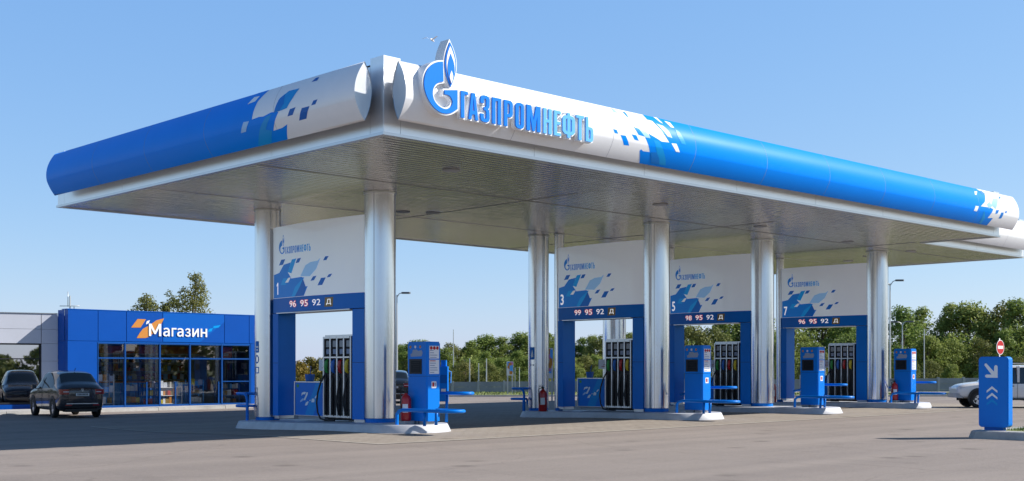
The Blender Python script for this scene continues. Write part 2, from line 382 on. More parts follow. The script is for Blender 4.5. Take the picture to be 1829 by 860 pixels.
WORD = [(415, 610, 1.43, [[(0, 0), (0, 1), (.2, 1), (.5, .38), (.8, 1), (1, 1), (1, 0), (.82, 0), (.82, .68), (.56, .16), (.44, .16), (.18, .68), (.18, 0)]]), (640, 748, 1, AL),
        (778, 856, 1, [[(0, 0), (0, 1), (1, 1), (1, .82), (.32, .82), (.32, 0)]]), (865, 973, 1, AL),
        (998, 1090, 1, [[(.02, .82), (.2, .95), (.45, 1), (.75, .97), (.92, .85), (.92, .66), (.8, .54), (.72, .51), (.85, .46), (.97, .35), (.97, .18), (.85, .06), (.6, 0), (.4, 0), (.18, .04), (0, .16), (.1, .3), (.28, .18), (.5, .15), (.66, .19), (.72, .28), (.66, .39), (.5, .42), (.3, .42), (.3, .57), (.5, .57), (.63, .62), (.68, .72), (.6, .82), (.45, .85), (.28, .82), (.12, .7)]]),
        (1115, 1225, 1, [[(0, 0), (0, 1), (.24, 1), (.24, .36), (.76, 1), (1, 1), (1, 0), (.76, 0), (.76, .64), (.24, 0)]]),
        (1255, 1365, 1, [[(0, 0), (0, 1), (.25, 1), (.25, .60), (.75, .60), (.75, 1), (1, 1), (1, 0), (.75, 0), (.75, .42), (.25, .42), (.25, 0)]])]
GLYPH = {
 'Г': [[(0, 0), (S_+.12, 0), (S_+.12, 1-T_), (1, 1-T_), (1, 1), (0, 1)]],
 'А': [[(0, 0), (.30, 0), (.35, .2), (.65, .2), (.70, 0), (1, 0), (.69, 1), (.31, 1)], [(.395, .34), (.605, .34), (.5, .84)]],
 'З': [[(0, .70), (0, .86), (.10, .97), (.3, 1), (.7, 1), (.92, .96), (1, .86), (1, .63), (.93, .54), (.82, .51), (.93, .47), (1, .38), (1, .14), (.92, .04), (.7, 0), (.3, 0), (.1, .03), (0, .14), (0, .30), (S_, .30), (S_, .17), (.44, .115), (.56, .115), (1-S_, .17), (1-S_, .38), (.56, .445), (.38, .445), (.38, .565), (.56, .565), (1-S_, .63), (1-S_, .83), (.56, .885), (.44, .885), (S_, .83), (S_, .70)]],
 'П': [[(0, 0), (0, 1), (1, 1), (1, 0), (1-S_, 0), (1-S_, 1-T_), (S_, 1-T_), (S_, 0)]],
 'Р': [[(0, 0), (0, 1), (.7, 1), (.92, .96), (1, .86), (1, .50), (.92, .40), (.7, .36), (S_, .36), (S_, 0)], [(S_, .475), (.55, .475), (1-S_, .53), (1-S_, .83), (.55, .885), (S_, .885)]],
 'О': [ringpts(0, 0, 1, 1, .38, .15), ringpts(S_, T_, 1-S_, 1-T_, .13, .07)],
 'М': [[(0, 0), (0, 1), (.32, 1), (.5, .42), (.68, 1), (1, 1), (1, 0), (.76, 0), (.76, .62), (.58, 0), (.42, 0), (.24, .62), (.24, 0)]],
 'Н': [[(0, 0), (0, 1), (S_, 1), (S_, .57), (1-S_, .57), (1-S_, 1), (1, 1), (1, 0), (1-S_, 0), (1-S_, .45), (S_, .45), (S_, 0)]],
 'Е': [[(0, 0), (0, 1), (1, 1), (1, 1-T_), (S_+.06, 1-T_), (S_+.06, .57), (.92, .57), (.92, .455), (S_+.06, .455), (S_+.06, T_), (1, T_), (1, 0)]],
 'Ф': [[(.38, 0), (.62, 0), (.62, .12), (.84, .14), (1, .25), (1, .77), (.84, .88), (.62, .9), (.62, 1), (.38, 1), (.38, .9), (.16, .88), (0, .77), (0, .25), (.16, .14), (.38, .12)],
       [(.25, .29), (.38, .235), (.38, .785), (.25, .73)], [(.62, .235), (.75, .29), (.75, .73), (.62, .785)]],
 'Т': [[(.5-S_/2, 0), (.5+S_/2, 0), (.5+S_/2, 1-T_), (1, 1-T_), (1, 1), (0, 1), (0, 1-T_), (.5-S_/2, 1-T_)]],
 'Ь': [[(0, 0), (0, 1), (S_, 1), (S_, .60), (.7, .60), (.92, .56), (1, .47), (1, .13), (.92, .03), (.7, 0)], [(S_, .115), (.55, .115), (1-S_, .16), (1-S_, .43), (.55, .485), (S_, .485)]],
}
G_BODY = [(0.995, 8.034), (0.854, 8.007), (0.706, 7.934), (0.589, 7.823), (0.513, 7.676), (0.487, 7.531), (0.495, 7.42), (0.542, 7.287), (0.626, 7.159), (0.743, 7.05), (0.891, 6.978), (1.04, 6.96), (1.19, 6.987), (1.304, 7.041), (1.399, 7.109), (1.399, 7.506), (1.04, 7.45), (1.04, 7.364), (1.145, 7.369), (1.228, 7.325), (1.266, 7.242), (1.239, 7.152), (1.152, 7.082), (1.059, 7.054), (0.947, 7.072), (0.835, 7.12), (0.751, 7.207), (0.717, 7.314), (0.732, 7.43), (0.798, 7.531), (0.909, 7.6), (1.014, 7.625)]
FL1 = [(1.19, 8.474), (1.266, 8.359), (1.326, 8.227), (1.364, 8.075), (1.349, 7.886), (1.296, 7.72), (1.209, 7.542), (1.122, 7.691), (1.074, 7.826), (1.051, 8.021), (1.077, 8.197), (1.13, 8.349)]
FL2 = [(1.19, 8.394), (1.247, 8.299), (1.296, 8.193), (1.33, 8.055), (1.315, 7.88), (1.273, 7.739), (1.213, 7.597), (1.145, 7.718), (1.1, 7.844), (1.081, 8.021), (1.104, 8.187), (1.145, 8.3)]
FL3 = [(1.194, 8.232), (1.235, 8.153), (1.277, 8.075), (1.307, 7.957), (1.292, 7.819), (1.258, 7.713), (1.213, 7.6), (1.156, 7.705), (1.122, 7.805), (1.107, 7.931), (1.13, 8.064), (1.16, 8.149)]
FL4 = [(1.213, 7.883), (1.239, 7.831), (1.262, 7.766), (1.243, 7.688), (1.213, 7.614), (1.183, 7.678), (1.16, 7.74), (1.183, 7.821)]
LET= [('Г', 1.533, 1.726, 6.958, 7.519), ('А', 1.745, 2.019, 6.941, 7.509), ('З', 2.086, 2.349, 6.953, 7.511), ('П', 2.429, 2.689, 6.962, 7.534), ('Р', 2.783, 3.043, 6.966, 7.529), ('О', 3.126, 3.387, 6.959, 7.52), ('М', 3.471, 3.901, 6.956, 7.524), ('Н', 3.997, 4.26, 6.972, 7.534), ('Е', 4.34, 4.563, 6.966, 7.526), ('Ф', 4.617, 5.026, 6.961, 7.517), ('Т', 5.072, 5.331, 6.963, 7.527), ('Ь', 5.397, 5.646, 6.963, 7.531)]
R1= {'bnd': [(7.846, 1.0), (7.91, 0.793), (8.102, 0.784), (8.214, 0.585), (8.392, 0.262), (8.577, -0.033), (8.271, -0.062), (8.106, 0.023), (7.772, 0.166), (7.844, -0.015), (7.634, -0.026), (7.905, -0.545), (7.651, -0.561), (7.562, -0.504), (7.525, -0.566), (7.717, -0.93)], 'c1': [(7.959, -0.059), (8.173, -0.066), (8.386, -0.394), (8.594, -0.716), (8.685, -0.91), (8.371, -0.917), (8.079, -0.354)], 'c2': [(7.931, -0.547), (8.155, -0.511), (8.326, -0.7), (8.435, -0.912), (8.115, -0.914)], 'w': [[(8.655, -0.051), (8.857, -0.026), (9.022, -0.344), (8.863, -0.351)], [(8.637, 0.914), (8.846, 0.897), (8.922, 0.663), (8.781, 0.667)], [(8.256, 1.0), (8.388, 1.0), (8.518, 0.755), (8.41, 0.805)]], 'l': [[(8.191, 0.692), (8.47, 0.648), (8.628, 0.425), (8.714, 0.172), (8.516, 0.2), (8.424, 0.414)], [(8.934, 0.628), (9.067, 0.527), (9.258, 0.004), (9.062, 0.009), (8.94, 0.312)]], 'b': [[(6.456, 0.043), (6.578, 0.047), (6.641, -0.095), (6.519, -0.099)], [(6.72, -0.128), (6.911, -0.114), (7.095, -0.457), (6.903, -0.472)], [(7.126, -0.011), (7.306, -0.012), (7.402, -0.209), (7.248, -0.198)], [(7.037, 0.934), (7.144, 0.917), (7.18, 0.7), (7.109, 0.719)]], 'p': [[(6.643, 0.964), (6.737, 0.941), (6.801, 0.795), (6.669, 0.809)], [(7.136, 0.67), (7.439, 0.636), (7.647, 0.306), (7.844, -0.015), (7.618, -0.013), (7.352, 0.415)]], 'b2': [[(7.222, 0.331), (7.42, 0.289), (7.618, 0.005), (7.395, 0.024)]]}
R2= {'bnd': [(25.867, 0.879), (26.276, 0.706), (26.028, 0.228), (25.684, -0.076), (26.403, -0.046), (26.651, -0.099), (26.42, -0.629), (26.794, -0.579), (26.679, -0.966)], 'w': [[(25.53, 0.767), (25.776, 0.824), (25.542, 0.568), (25.419, 0.559)], [(25.216, -0.394), (25.294, -0.111), (25.528, -0.099), (25.454, -0.4)]], 'b': [[(27.222, -0.539), (27.287, -0.198), (27.49, -0.169), (27.415, -0.513)], [(26.84, -0.356), (26.86, -0.128), (27.102, -0.081), (27.02, -0.284)], [(27.575, -0.175), (27.627, -0.065), (27.736, -0.049), (27.701, -0.175)], [(27.274, 0.618), (27.455, 0.792), (27.596, 0.79), (27.445, 0.647)]], 'l': [[(26.491, 0.118), (26.787, 0.569), (27.227, 0.61), (26.813, -0.075)]], 'c1': [(26.031, -0.963), (25.957, -0.259), (26.255, -0.679), (26.188, -0.96)]}
L1= {'bnd': [(3.767, 0.936), (3.983, 0.591), (4.081, -0.084), (3.797, -0.057), (3.605, -0.084), (3.284, -0.011), (2.994, -0.064), (3.358, -0.642), (3.002, -0.623), (2.764, -0.552), (3.025, -1.0)], 'm': [(3.181, -0.055), (3.031, 0.448), (2.75, 0.652), (2.337, 0.631), (2.465, 0.331), (2.664, -0.015), (2.911, -0.047)], 'w': [[(4.421, 0.586), (4.265, 0.843), (4.028, 0.817), (4.111, 0.626)]], 'p': [[(4.622, -0.453), (4.436, -0.096), (4.202, -0.113), (4.407, -0.451)]], 'b': [[(1.951, 0.759), (1.862, 0.897), (1.729, 0.884), (1.734, 0.753)], [(1.742, -0.155), (1.656, -0.005), (1.503, -0.001), (1.588, -0.151)], [(2.293, -0.535), (2.094, -0.158), (1.8, -0.159), (2.014, -0.529)], [(2.661, -0.309), (2.545, -0.082), (2.324, -0.064), (2.458, -0.303)]], 'c1': [(4.209, -1.0), (3.819, -0.462), (3.502, -0.128), (3.245, -0.077), (3.616, -0.543), (3.401, -0.626), (3.655, -1.0)]}
HD= {'main': [(11.033, 4.505), (10.677, 4.553), (10.399, 4.777), (9.974, 4.818), (10.155, 4.54), (9.943, 4.341), (9.378, 4.36), (9.26, 4.32), (9.437, 4.044), (9.056, 4.076), (9.26, 3.785), (11.033, 3.793)], 'b': [[(10.696, 4.772), (10.553, 4.935), (10.308, 4.936), (10.448, 4.78)], [(9.704, 4.777), (9.603, 4.906), (9.407, 4.916), (9.508, 4.788)], [(8.296, 4.769), (8.201, 4.878), (8.044, 4.877), (8.145, 4.769)], [(8.912, 4.218), (8.785, 4.337), (8.613, 4.351), (8.739, 4.225)], [(8.568, 4.068), (8.398, 4.273), (8.173, 4.277), (8.341, 4.073)], [(8.128, 4.274), (8.033, 4.361), (7.883, 4.368), (7.977, 4.282)]], 'l': [[(9.437, 4.38), (9.173, 4.683), (8.912, 4.76), (8.568, 4.777), (8.426, 4.85), (8.625, 4.55), (8.94, 4.353)]], 'c': [[(10.155, 4.54), (9.913, 4.899), (9.662, 4.916), (9.943, 4.494)], [(10.584, 4.187), (10.43, 4.368), (10.125, 4.368), (10.277, 4.171)], [(9.943, 3.798), (9.734, 4.076), (9.231, 4.352), (9.437, 4.044), (9.585, 3.799)]], 'w': [[(10.308, 4.241), (10.125, 4.368), (9.974, 4.377), (10.125, 4.232)]]}
SIGN = [([(7.43, 3.31), (7.71, 3.66), (8.07, 3.66), (7.84, 3.32)], 0), ([(7.67, 2.89), (7.80, 3.10), (7.94, 3.27), (8.23, 3.42), (8.53, 3.63), (8.87, 3.72), (8.80, 3.58), (8.72, 3.45), (8.47, 3.16), (8.18, 2.94), (8.04, 2.9)], 0),
        ([(8.07, 3.45), (8.11, 3.58), (8.24, 3.63), (8.2, 3.51)], 1), ([(10.87, 3.21), (10.94, 3.33), (11.12, 3.38), (11.04, 3.23)], 2), ([(11.13, 3.36), (11.14, 3.46), (11.49, 3.51), (11.38, 3.4)], 2)]

# ------------------------------------------------------------------ camera, sky, sun
cam = bpy.data.cameras.new('camera'); cam_o = bpy.data.objects.new('camera', cam); COL.objects.link(cam_o); scene.camera = cam_o
cam_o.location = (-15.574, -20.067, 1.65); cam_o.rotation_euler = (R(90), 0, R(-43.8))
cam.sensor_width = 36; cam.lens = 43.1; cam.shift_y = .1258; cam.clip_end = 8000
FW = Vector((.6921, .7218, 0)); RT = Vector((.7218, -.6921, 0)); CO = Vector((-15.574, -20.067, 0))
def dr(right, deep): return CO+RT*right+FW*deep                   # metres to the right of / out from where the photographer stands
EL = R(36); AZ = Vector((.79, -.61))
sun = bpy.data.lights.new('sun', 'SUN'); so = bpy.data.objects.new('sun', sun); COL.objects.link(so)
sun.energy = 5.0; sun.angle = R(.53); sun.color = (1, .955, .885)
sv = Vector((AZ.x*math.cos(EL), AZ.y*math.cos(EL), math.sin(EL))); so.rotation_euler = sv.to_track_quat('Z', 'Y').to_euler(); so.location = sv*60
w = bpy.data.worlds.new('World'); scene.world = w; w.use_nodes = True; nt = w.node_tree
sky = nt.nodes.new('ShaderNodeTexSky'); sky.sky_type = 'NISHITA'; sky.sun_disc = False; sky.sun_elevation = EL; sky.sun_rotation = math.atan2(AZ.x, AZ.y)
sky.air_density = 1.0; sky.dust_density = .35; sky.ozone_density = 1.6; sky.altitude = 100
grade = nt.nodes.new('ShaderNodeVectorMath'); grade.operation = 'MULTIPLY_ADD'; grade.inputs[1].default_value = (.58, .50, .32); grade.inputs[2].default_value = (.55, 1.68, 4.25)
nt.links.new(sky.outputs[0], grade.inputs[0])
wc = nt.nodes.new('ShaderNodeTexCoord'); ws = nt.nodes.new('ShaderNodeSeparateXYZ'); nt.links.new(wc.outputs['Generated'], ws.inputs[0])
wm = nt.nodes.new('ShaderNodeMapRange'); wm.inputs['From Min'].default_value = .30; wm.inputs['From Max'].default_value = .85; wm.inputs['To Min'].default_value = 1; wm.inputs['To Max'].default_value = .38; nt.links.new(ws.outputs['Z'], wm.inputs['Value'])
wz = nt.nodes.new('ShaderNodeVectorMath'); wz.operation = 'SCALE'; nt.links.new(grade.outputs[0], wz.inputs[0]); nt.links.new(wm.outputs['Result'], wz.inputs['Scale'])   # deeper overhead
nt.links.new(wz.outputs[0], nt.nodes['Background'].inputs['Color']); nt.nodes['Background'].inputs['Strength'].default_value = .1
scene.view_settings.view_transform = 'Standard'; scene.view_settings.look = 'None'; scene.view_settings.gamma = 1; scene.view_settings.exposure = .6; scene.view_settings.use_curve_mapping = False
scene.cycles.max_bounces = 8; scene.cycles.glossy_bounces = 4; scene.cycles.transparent_max_bounces = 12; scene.cycles.caustics_reflective = False; scene.cycles.caustics_refractive = False

# ------------------------------------------------------------------ ground
def sstep(a, b, x):
    t = max(0, min(1, (x-a)/(b-a))); return t*t*(3-2*t)
def zg(u, v):                                                       # the yard drains into a shallow valley behind the pumps
    return -.11*sstep(6.2, 12, v)*(1-sstep(14, 20, v))*(1-sstep(40, 50, u))*sstep(-22, -12, u)+.0042*(max(5, min(32, u))-5)
def sheet(name, poly, off, m, kind='structure', step=1.):
    bm = bmesh.new(); bm.faces.new([bm.verts.new((p[0], p[1], 0)) for p in poly])
    for ax in (0, 1):
        k = -24.
        while k <= 52:
            co = [0, 0, 0]; no = [0, 0, 0]; co[ax] = k; no[ax] = 1
            if not (ax == 1 and not 5 <= k <= 21) : bmesh.ops.bisect_plane(bm, geom=bm.verts[:]+bm.edges[:]+bm.faces[:], plane_co=co, plane_no=no)
            k += step if ax == 1 else 4.
    for v in bm.verts: v.co.z = zg(v.co.x, v.co.y)+off
    bmesh.ops.recalc_face_normals(bm, faces=bm.faces[:])
    for f in bm.faces:
        f.smooth = True
        if f.normal.z < 0: f.normal_flip()
    me = bpy.data.meshes.new(name); bm.to_mesh(me); bm.free(); me.materials.append(M[m])
    o = bpy.data.objects.new(name, me); COL.objects.link(o); return tag(o, kind=kind)
B = 3000
sheet('ground', [(-B, -B), (B, -B), (B, B), (-B, B)], -.05, 'turf')
far_l = dr(-75, 69); far_r = dr(52, 69.6)
sheet('forecourt', [tuple(dr(-90, -40))[:2], tuple(dr(70, -40))[:2], tuple(far_r)[:2], tuple(dr(-4.5, 69))[:2], tuple(dr(-8, 75))[:2], tuple(dr(-75, 75))[:2]], 0, 'asphalt')
sheet('apron', [(1.0, 1.45), (36.5, 1.45), (36.5, 15.6), (1.0, 15.6)], .007, 'apron')
# pale joint along the apron's edge
jb = [(1.0, 1.33), (36.5, 1.33), (36.5, 1.447), (1.0, 1.447)]
sheet('apron_edge', jb, .010, 'joint')
sheet('apron_edge', [(.9, 1.33), (.997, 1.33), (.997, 15.6), (.9, 15.6)], .010, 'joint')

def kerb_strip(name, pts, wdt, h, m='kerb'):
    mb = MB()
    for a, b in zip(pts, pts[1:]):
        a = Vector(a[:2]); b = Vector(b[:2]); n = Vector((-(b-a).y, (b-a).x)).normalized()*wdt
        L = (b-a).length; k = max(1, int(L/3)); 
        for i in range(k):
            p = a+(b-a)*(i/k); q = a+(b-a)*((i+1-.006)/k); z0 = zg(p.x, p.y)-.06
            mb.add([(p.x, p.y, z0), (q.x, q.y, z0), (q.x+n.x, q.y+n.y, z0), (p.x+n.x, p.y+n.y, z0), (p.x, p.y, z0+h+.06), (q.x, q.y, z0+h+.06), (q.x+n.x, q.y+n.y, z0+h+.06), (p.x+n.x, p.y+n.y, z0+h+.06)],
                   [(0, 3, 2, 1), (4, 5, 6, 7), (0, 1, 5, 4), (1, 2, 6, 5), (2, 3, 7, 6), (3, 0, 4, 7)])
    return tag(mb.build(name, m), kind='structure')
kerb_strip('kerb', [dr(53, 69.6), dr(-4.0, 69)], -.3, .085)
kerb_strip('kerb', [dr(-4.2, 69.2), dr(-7.5, 75)], -.3, .085)
vb = MB(); q = [(-4.1, 69.25, .075), (52.5, 69.9, .075), (52.5, 78.2, .17), (-7.6, 77.2, .15), (-7.4, 75.2, .08)]
vb.add([Vector((*dr(r_, d_)[:2], zg(*dr(r_, d_)[:2])+z_)) for r_, d_, z_ in q], [tuple(range(5))]); tag(vb.build('verge', 'turf'), kind='structure')
# service lane behind the grass strip
sheet('lane', [tuple(dr(6, 72.6))[:2], tuple(dr(60, 72.6))[:2], tuple(dr(60, 74.2))[:2], tuple(dr(6, 74.2))[:2]], .18, 'joint')

def grass_tufts(name, quadfn, n, h0, h1, seed):
    rnd = random.Random(seed); mb = MB()
    for _ in range(n):
        p = quadfn(rnd); a = rnd.uniform(0, 6.28); hh = rnd.uniform(h0, h1); ww = hh*.16; z = zg(p.x, p.y)-.05+p.z
        d = Vector((math.cos(a)*ww, math.sin(a)*ww, 0)); l = Vector((rnd.gauss(0, .35)*hh, rnd.gauss(0, .35)*hh, hh))
        b = Vector((p.x, p.y, z)); mb.add([b-d, b+d, b+l], [(0, 1, 2)])
    return tag(mb.build(name, 'blade', recalc=False), 'short rough grass beside the kerb', None, None, 'stuff')
def strip_pt(r):
    p = dr(r.uniform(-7, 47), r.choice((r.uniform(69.4, 72.6), r.uniform(74.2, 76.3)))); return Vector((p.x, p.y, .13))
grass_tufts('grass', strip_pt, 9000, .05, .16, 3)

# ------------------------------------------------------------------ canopy
SO, TP = 6.52, 8.13
canopy = thing('fuel_canopy', 'big L shaped filling station canopy with silver fascia and blue and white sign tubes', 'canopy', (0, 0, 0))
OUT = [(0, 0), (28.4, 0), (28.4, 2.97), (37.3, 2.97), (37.3, 15.8), (0, 15.8)]
mb = MB(); mb.add([(x, y, SO) for x, y in OUT], [tuple(range(6))], False); mb.build('ceiling', 'ceiling', canopy)
mb = MB(); mb.add([(x*.998+.03, y*.998+.02, TP-.12) for x, y in OUT], [tuple(range(6))], False); mb.build('roof', 'grey_paint', canopy)
def fascia_run(a, b, ca, cb, name='fascia'):
    mb = MB(); a = Vector((*a, 0)); b = Vector((*b, 0)); d = (b-a).normalized(); n = Vector((d.y, -d.x, 0)); L = (b-a).length
    k = max(1, round(L/4.2)); edges = [0, .45]+[.45+(L-.9)*i/k for i in range(1, k)]+[L-.45, L] if L > 3 else [0, L]
    for s0, s1 in zip(edges, edges[1:]):                          # cladding sheets butted with thin shadow gaps
        p = a+d*(s0+.004); q = a+d*(s1-.004); i_ = -n*.09
        for z0, z1, o in ((SO+.03, TP if s0 < .1 or s1 > L-.1 else TP-.17, 0.),):
            vs = [p+n*o, q+n*o, q+i_, p+i_]; vs = [Vector((v.x, v.y, z0)) for v in vs]+[Vector((v.x, v.y, z1)) for v in vs]
            mb.add(vs, [(0, 3, 2, 1), (4, 5, 6, 7), (0, 1, 5, 4), (1, 2, 6, 5), (2, 3, 7, 6), (3, 0, 4, 7)])
    o = mb.build(name, 'alu_fascia', canopy)
    mb = MB(); p, q = a-d*.0, b+d*.0
    vs = [p+n*.035-d*.035*ca, q+n*.035+d*.035*cb, q-n*.10-d*.10*cb, p-n*.10+d*.10*ca]; vs = [Vector((v.x, v.y, SO-.035)) for v in vs]+[Vector((v.x, v.y, SO+.027)) for v in vs]
    mb.add(vs, [(0, 3, 2, 1), (4, 5, 6, 7), (0, 1, 5, 4), (1, 2, 6, 5), (2, 3, 7, 6), (3, 0, 4, 7)]); mb.build('drip_edge', 'silver', o)
CV = (1, 1, -1, 1, 1, 1)                                             # the third corner turns inwards
for i in range(6): fascia_run(OUT[i], OUT[(i+1) % 6], CV[i], CV[(i+1) % 6])
# joints of the ceiling panels
mb = MB()
for y in (5.2, 10.4): mb.box(.12, 37.1, y-.009, y+.009, SO-.010, SO-.002)
for x in (9.2, 18.6, 28.1): mb.box(x-.008, x+.008, 3.1, 15.6, SO-.014, SO-.003)
mb.build('panel_joint', 'grey_paint', canopy)
for x, y in ((8.2, 9.6), (9.0, 9.1), (8.6, 12.6), (12.6, 3.0), (19.4, 4.2), (26.0, 4.8), (32.0, 7.4), (31.2, 5.0), (4.1, 2.6), (33.4, 9.2)):
    mb = MB(); mb.lathe([(0, SO-.03), (.19, SO-.03), (.23, SO-.018), (.23, SO-.004)], x, y, 24); mb.build('recessed_light', 'grey_paint', canopy)

ZC, HZ = 7.365, .61
TC = sorted([-1+2*i/28 for i in range(29)]+[-.32])
def nt_(t, off):                                                     # full upper face, creased lower face
    n = .33+.265*math.sin(math.pi/2*(1-t)/1.32)**.9 if t > -.32 else .33+.265*((1+t)/.68)**.9
    n = .24*n+.76*(.33+.26*(1-t*t))
    return n+off*(.5 if off > 0 else 1)
G_BODY, FL1, FL2, FL3, FL4 = (soften(q) for q in (G_BODY, FL1, FL2, FL3, FL4))
def mapR(s, t, off=0.): return Vector((s, -nt_(t, off), ZC+HZ*t+off*.6*t))
def mapL(s, t, off=0.): return Vector((-nt_(t, off), s, ZC+HZ*t+off*.6*t))
def mapB(s, t, off=0.): return Vector((s, 2.97-nt_(t, off), ZC+HZ*t+off*.6*t))
def tube_sign(name, mp, zones, s0, s1):
    """a lens-section sign tube; zones = [(from, to, material)] along its front"""
    names = sorted({z[2] for z in zones}); allm = names+['silver']
    mb = MB()
    for a, b, m in zones:
        mb.m = allm.index(m); k = max(1, int((b-a)/1.5))
        vs = [mp(a+(b-a)*i/k, t) for i in range(k+1) for t in TC]; n = len(TC)
        mb.add(vs, [(i*n+j, i*n+j+1, (i+1)*n+j+1, (i+1)*n+j) for i in range(k) for j in range(n-1)], True)
    def back(s, t):
        p = mp(s, t); q = mp(s, t, -2*.22*(1-t*t)); return Vector((q.x, q.y, p.z))
    mb.m = len(allm)-1; n = len(TC)
    vs = [back(s, t) for s in (s0, s1) for t in TC]; mb.add(vs, [(j, j+1, n+j+1, n+j) for j in range(n-1)], True)
    o = mb.build(name, allm, canopy)
    k = round((s1-s0)/3.05)
    for i in range(1, k):
        mb = MB(); s = s0+(s1-s0)*i/k; vs = [mp(q, t, .002) for q in (s-.004, s+.004) for t in TC]; mb.add(vs, [(j, j+1, n+j+1, n+j) for j in range(n-1)], True); mb.build('sheet_joint', 'fence', o)
    for s, e in ((s0, 1), (s1, -1)):
        mb = MB(); vs = [mp(s+e*.012, t) for t in TC]+[back(s+e*.012, t) for t in TC[-2:0:-1]]
        c = Vector((0, 0, 0))
        for q in vs: c += q/len(vs)
        vs2 = vs+[c+((mp(s0+.2, 0)-mp(s0, 0))*e*.06)]; k = len(vs)
        mb.add(vs2, [(i, (i+1) % k, k) for i in range(k)], True); mb.build('end_cap', 'silver', o)
    return o
def deco(name, parent, mp, items, cuts, axis):
    """pattern tiles laid on a sign face; each layer stands a little prouder so nothing is coplanar"""
    mats = sorted({m for _, m, _ in items}); mb = MB()
    for poly, m, off in items: mb.decal([poly], mp, off, cuts, axis, mats.index(m))
    return mb.build(name, mats, parent, recalc=False)
tr = tube_sign('sign_tube', mapR, [(.12, 8.7, 'tube_white'), (8.7, 26.9, 'tube_blue'), (26.9, 28.75, 'tube_white')], .12, 28.75)
def close(bnd, s): b = list(bnd); b[0] = (b[0][0], 1.); b[-1] = (b[-1][0], -1.); return b+[(s, -1.), (s, 1.)]
it = [(close(R1['bnd'], 8.71), 'tube_blue', .004), (R1['c1'], 'deco_cyan', .008), (R1['c2'], 'deco_blue', .012)]
it += [(p, 'deco_white', .008) for p in R1['w']]+[(p, 'deco_pale' if i == 0 else 'deco_cyan', .012 if i == 0 else .010) for i, p in enumerate(R1['l'])]
it += [(p, 'tube_blue', .004) for p in R1['b']]+[(p, 'deco_pale', .006) for p in R1['p']]+[(p, 'tube_blue', .009) for p in R1['b2']]
deco('tile_pattern', tr, mapR, it, TC[1:-1], 1)
k2 = lambda p: [(a+.35, b) for a, b in p]
it = [(close(k2(R2['bnd']), 26.91+.25), 'tube_white', .004)]
it = [(close(R2['bnd'], 26.91), 'tube_white', .004)]+[(p, 'deco_white', .005) for p in R2['w']]+[(p, 'deco_blue', .008) for p in R2['b']]+[(p, 'deco_pale', .009) for p in R2['l']]+[(R2['c1'], 'deco_cyan', .007)]
it += [([(26.15, .1), (26.4, .3), (26.55, .05), (26.3, -.12)], 'deco_pale', .010), ([(25.9, .9), (26.2, .92), (26.35, .75), (26.1, .7)], 'deco_blue', .008)]
deco('tile_pattern', tr, mapR, it, TC[1:-1], 1)
tl = tube_sign('sign_tube', mapL, [(.2, 4.25, 'tube_white'), (4.25, 15.25, 'tube_blue')], .2, 15.25)
bl = list(L1['bnd']); bl[0] = (bl[0][0], 1.); bl[-1] = (bl[-1][0], -1.)
it = [(bl+[(4.26, -1.), (4.26, 1.)], 'tube_blue', .004), (L1['m'], 'deco_cyan', .007), (L1['c1'], 'deco_cyan', .010)]
it += [(p, 'deco_white', .007) for p in L1['w']]+[(p, 'deco_pale', .007) for p in L1['p']]+[(p, 'deco_dark', .005) for p in L1['b']]
it += [([(3.18, -.055), (3.05, .4), (2.85, .55), (2.8, .2), (2.95, -.03)], 'deco_blue', .011)]
deco('tile_pattern', tl, mapL, it, TC[1:-1], 1)
tube_sign('sign_tube', mapB, [(28.6, 37.4, 'tube_white')], 28.6, 37.4)

# big emblem and lettering standing off the right-hand tube
def mapS(x, y, d): return Vector((x, -d, y))
emb = MB(); emb.prism([outset(G_BODY, .034)], mapS, .42, .70); emb.prism([outset(FL1, .034)], mapS, .419, .701)
eo = emb.build('emblem', 'letter_white', canopy)
mb = MB(); mb.prism([G_BODY], mapS, .7015, .722); mb.prism([FL1], mapS, .702, .722); mb.build('emblem_blue', 'letter_blue', eo)
mb = MB(); mb.prism([FL2], mapS, .7225, .730); mb.prism([FL4], mapS, .7385, .744); mb.build('flame_white', 'letter_white', eo)
mb = MB(); mb.prism([FL3], mapS, .7305, .738); mb.build('flame_core', 'letter_blue', eo)
for i, (ch, u0, u1, z0, z1) in enumerate(LET):
    cs = [[(u0+(u1-u0)*x, 6.958+.566*y) for x, y in c] for c in GLYPH[ch]]
    bk = [outset(cs[0], .028)]+[outset(c, -.022) for c in cs[1:]]
    mb = MB(); mb.prism(bk, mapS, .56, .66); o = mb.build('sign_letter', 'letter_white', canopy)
    mb = MB(); mb.prism(cs, mapS, .6605, .685); mb.build('letter_face', 'letter_blue' if i < 7 else 'letter_sky', o)

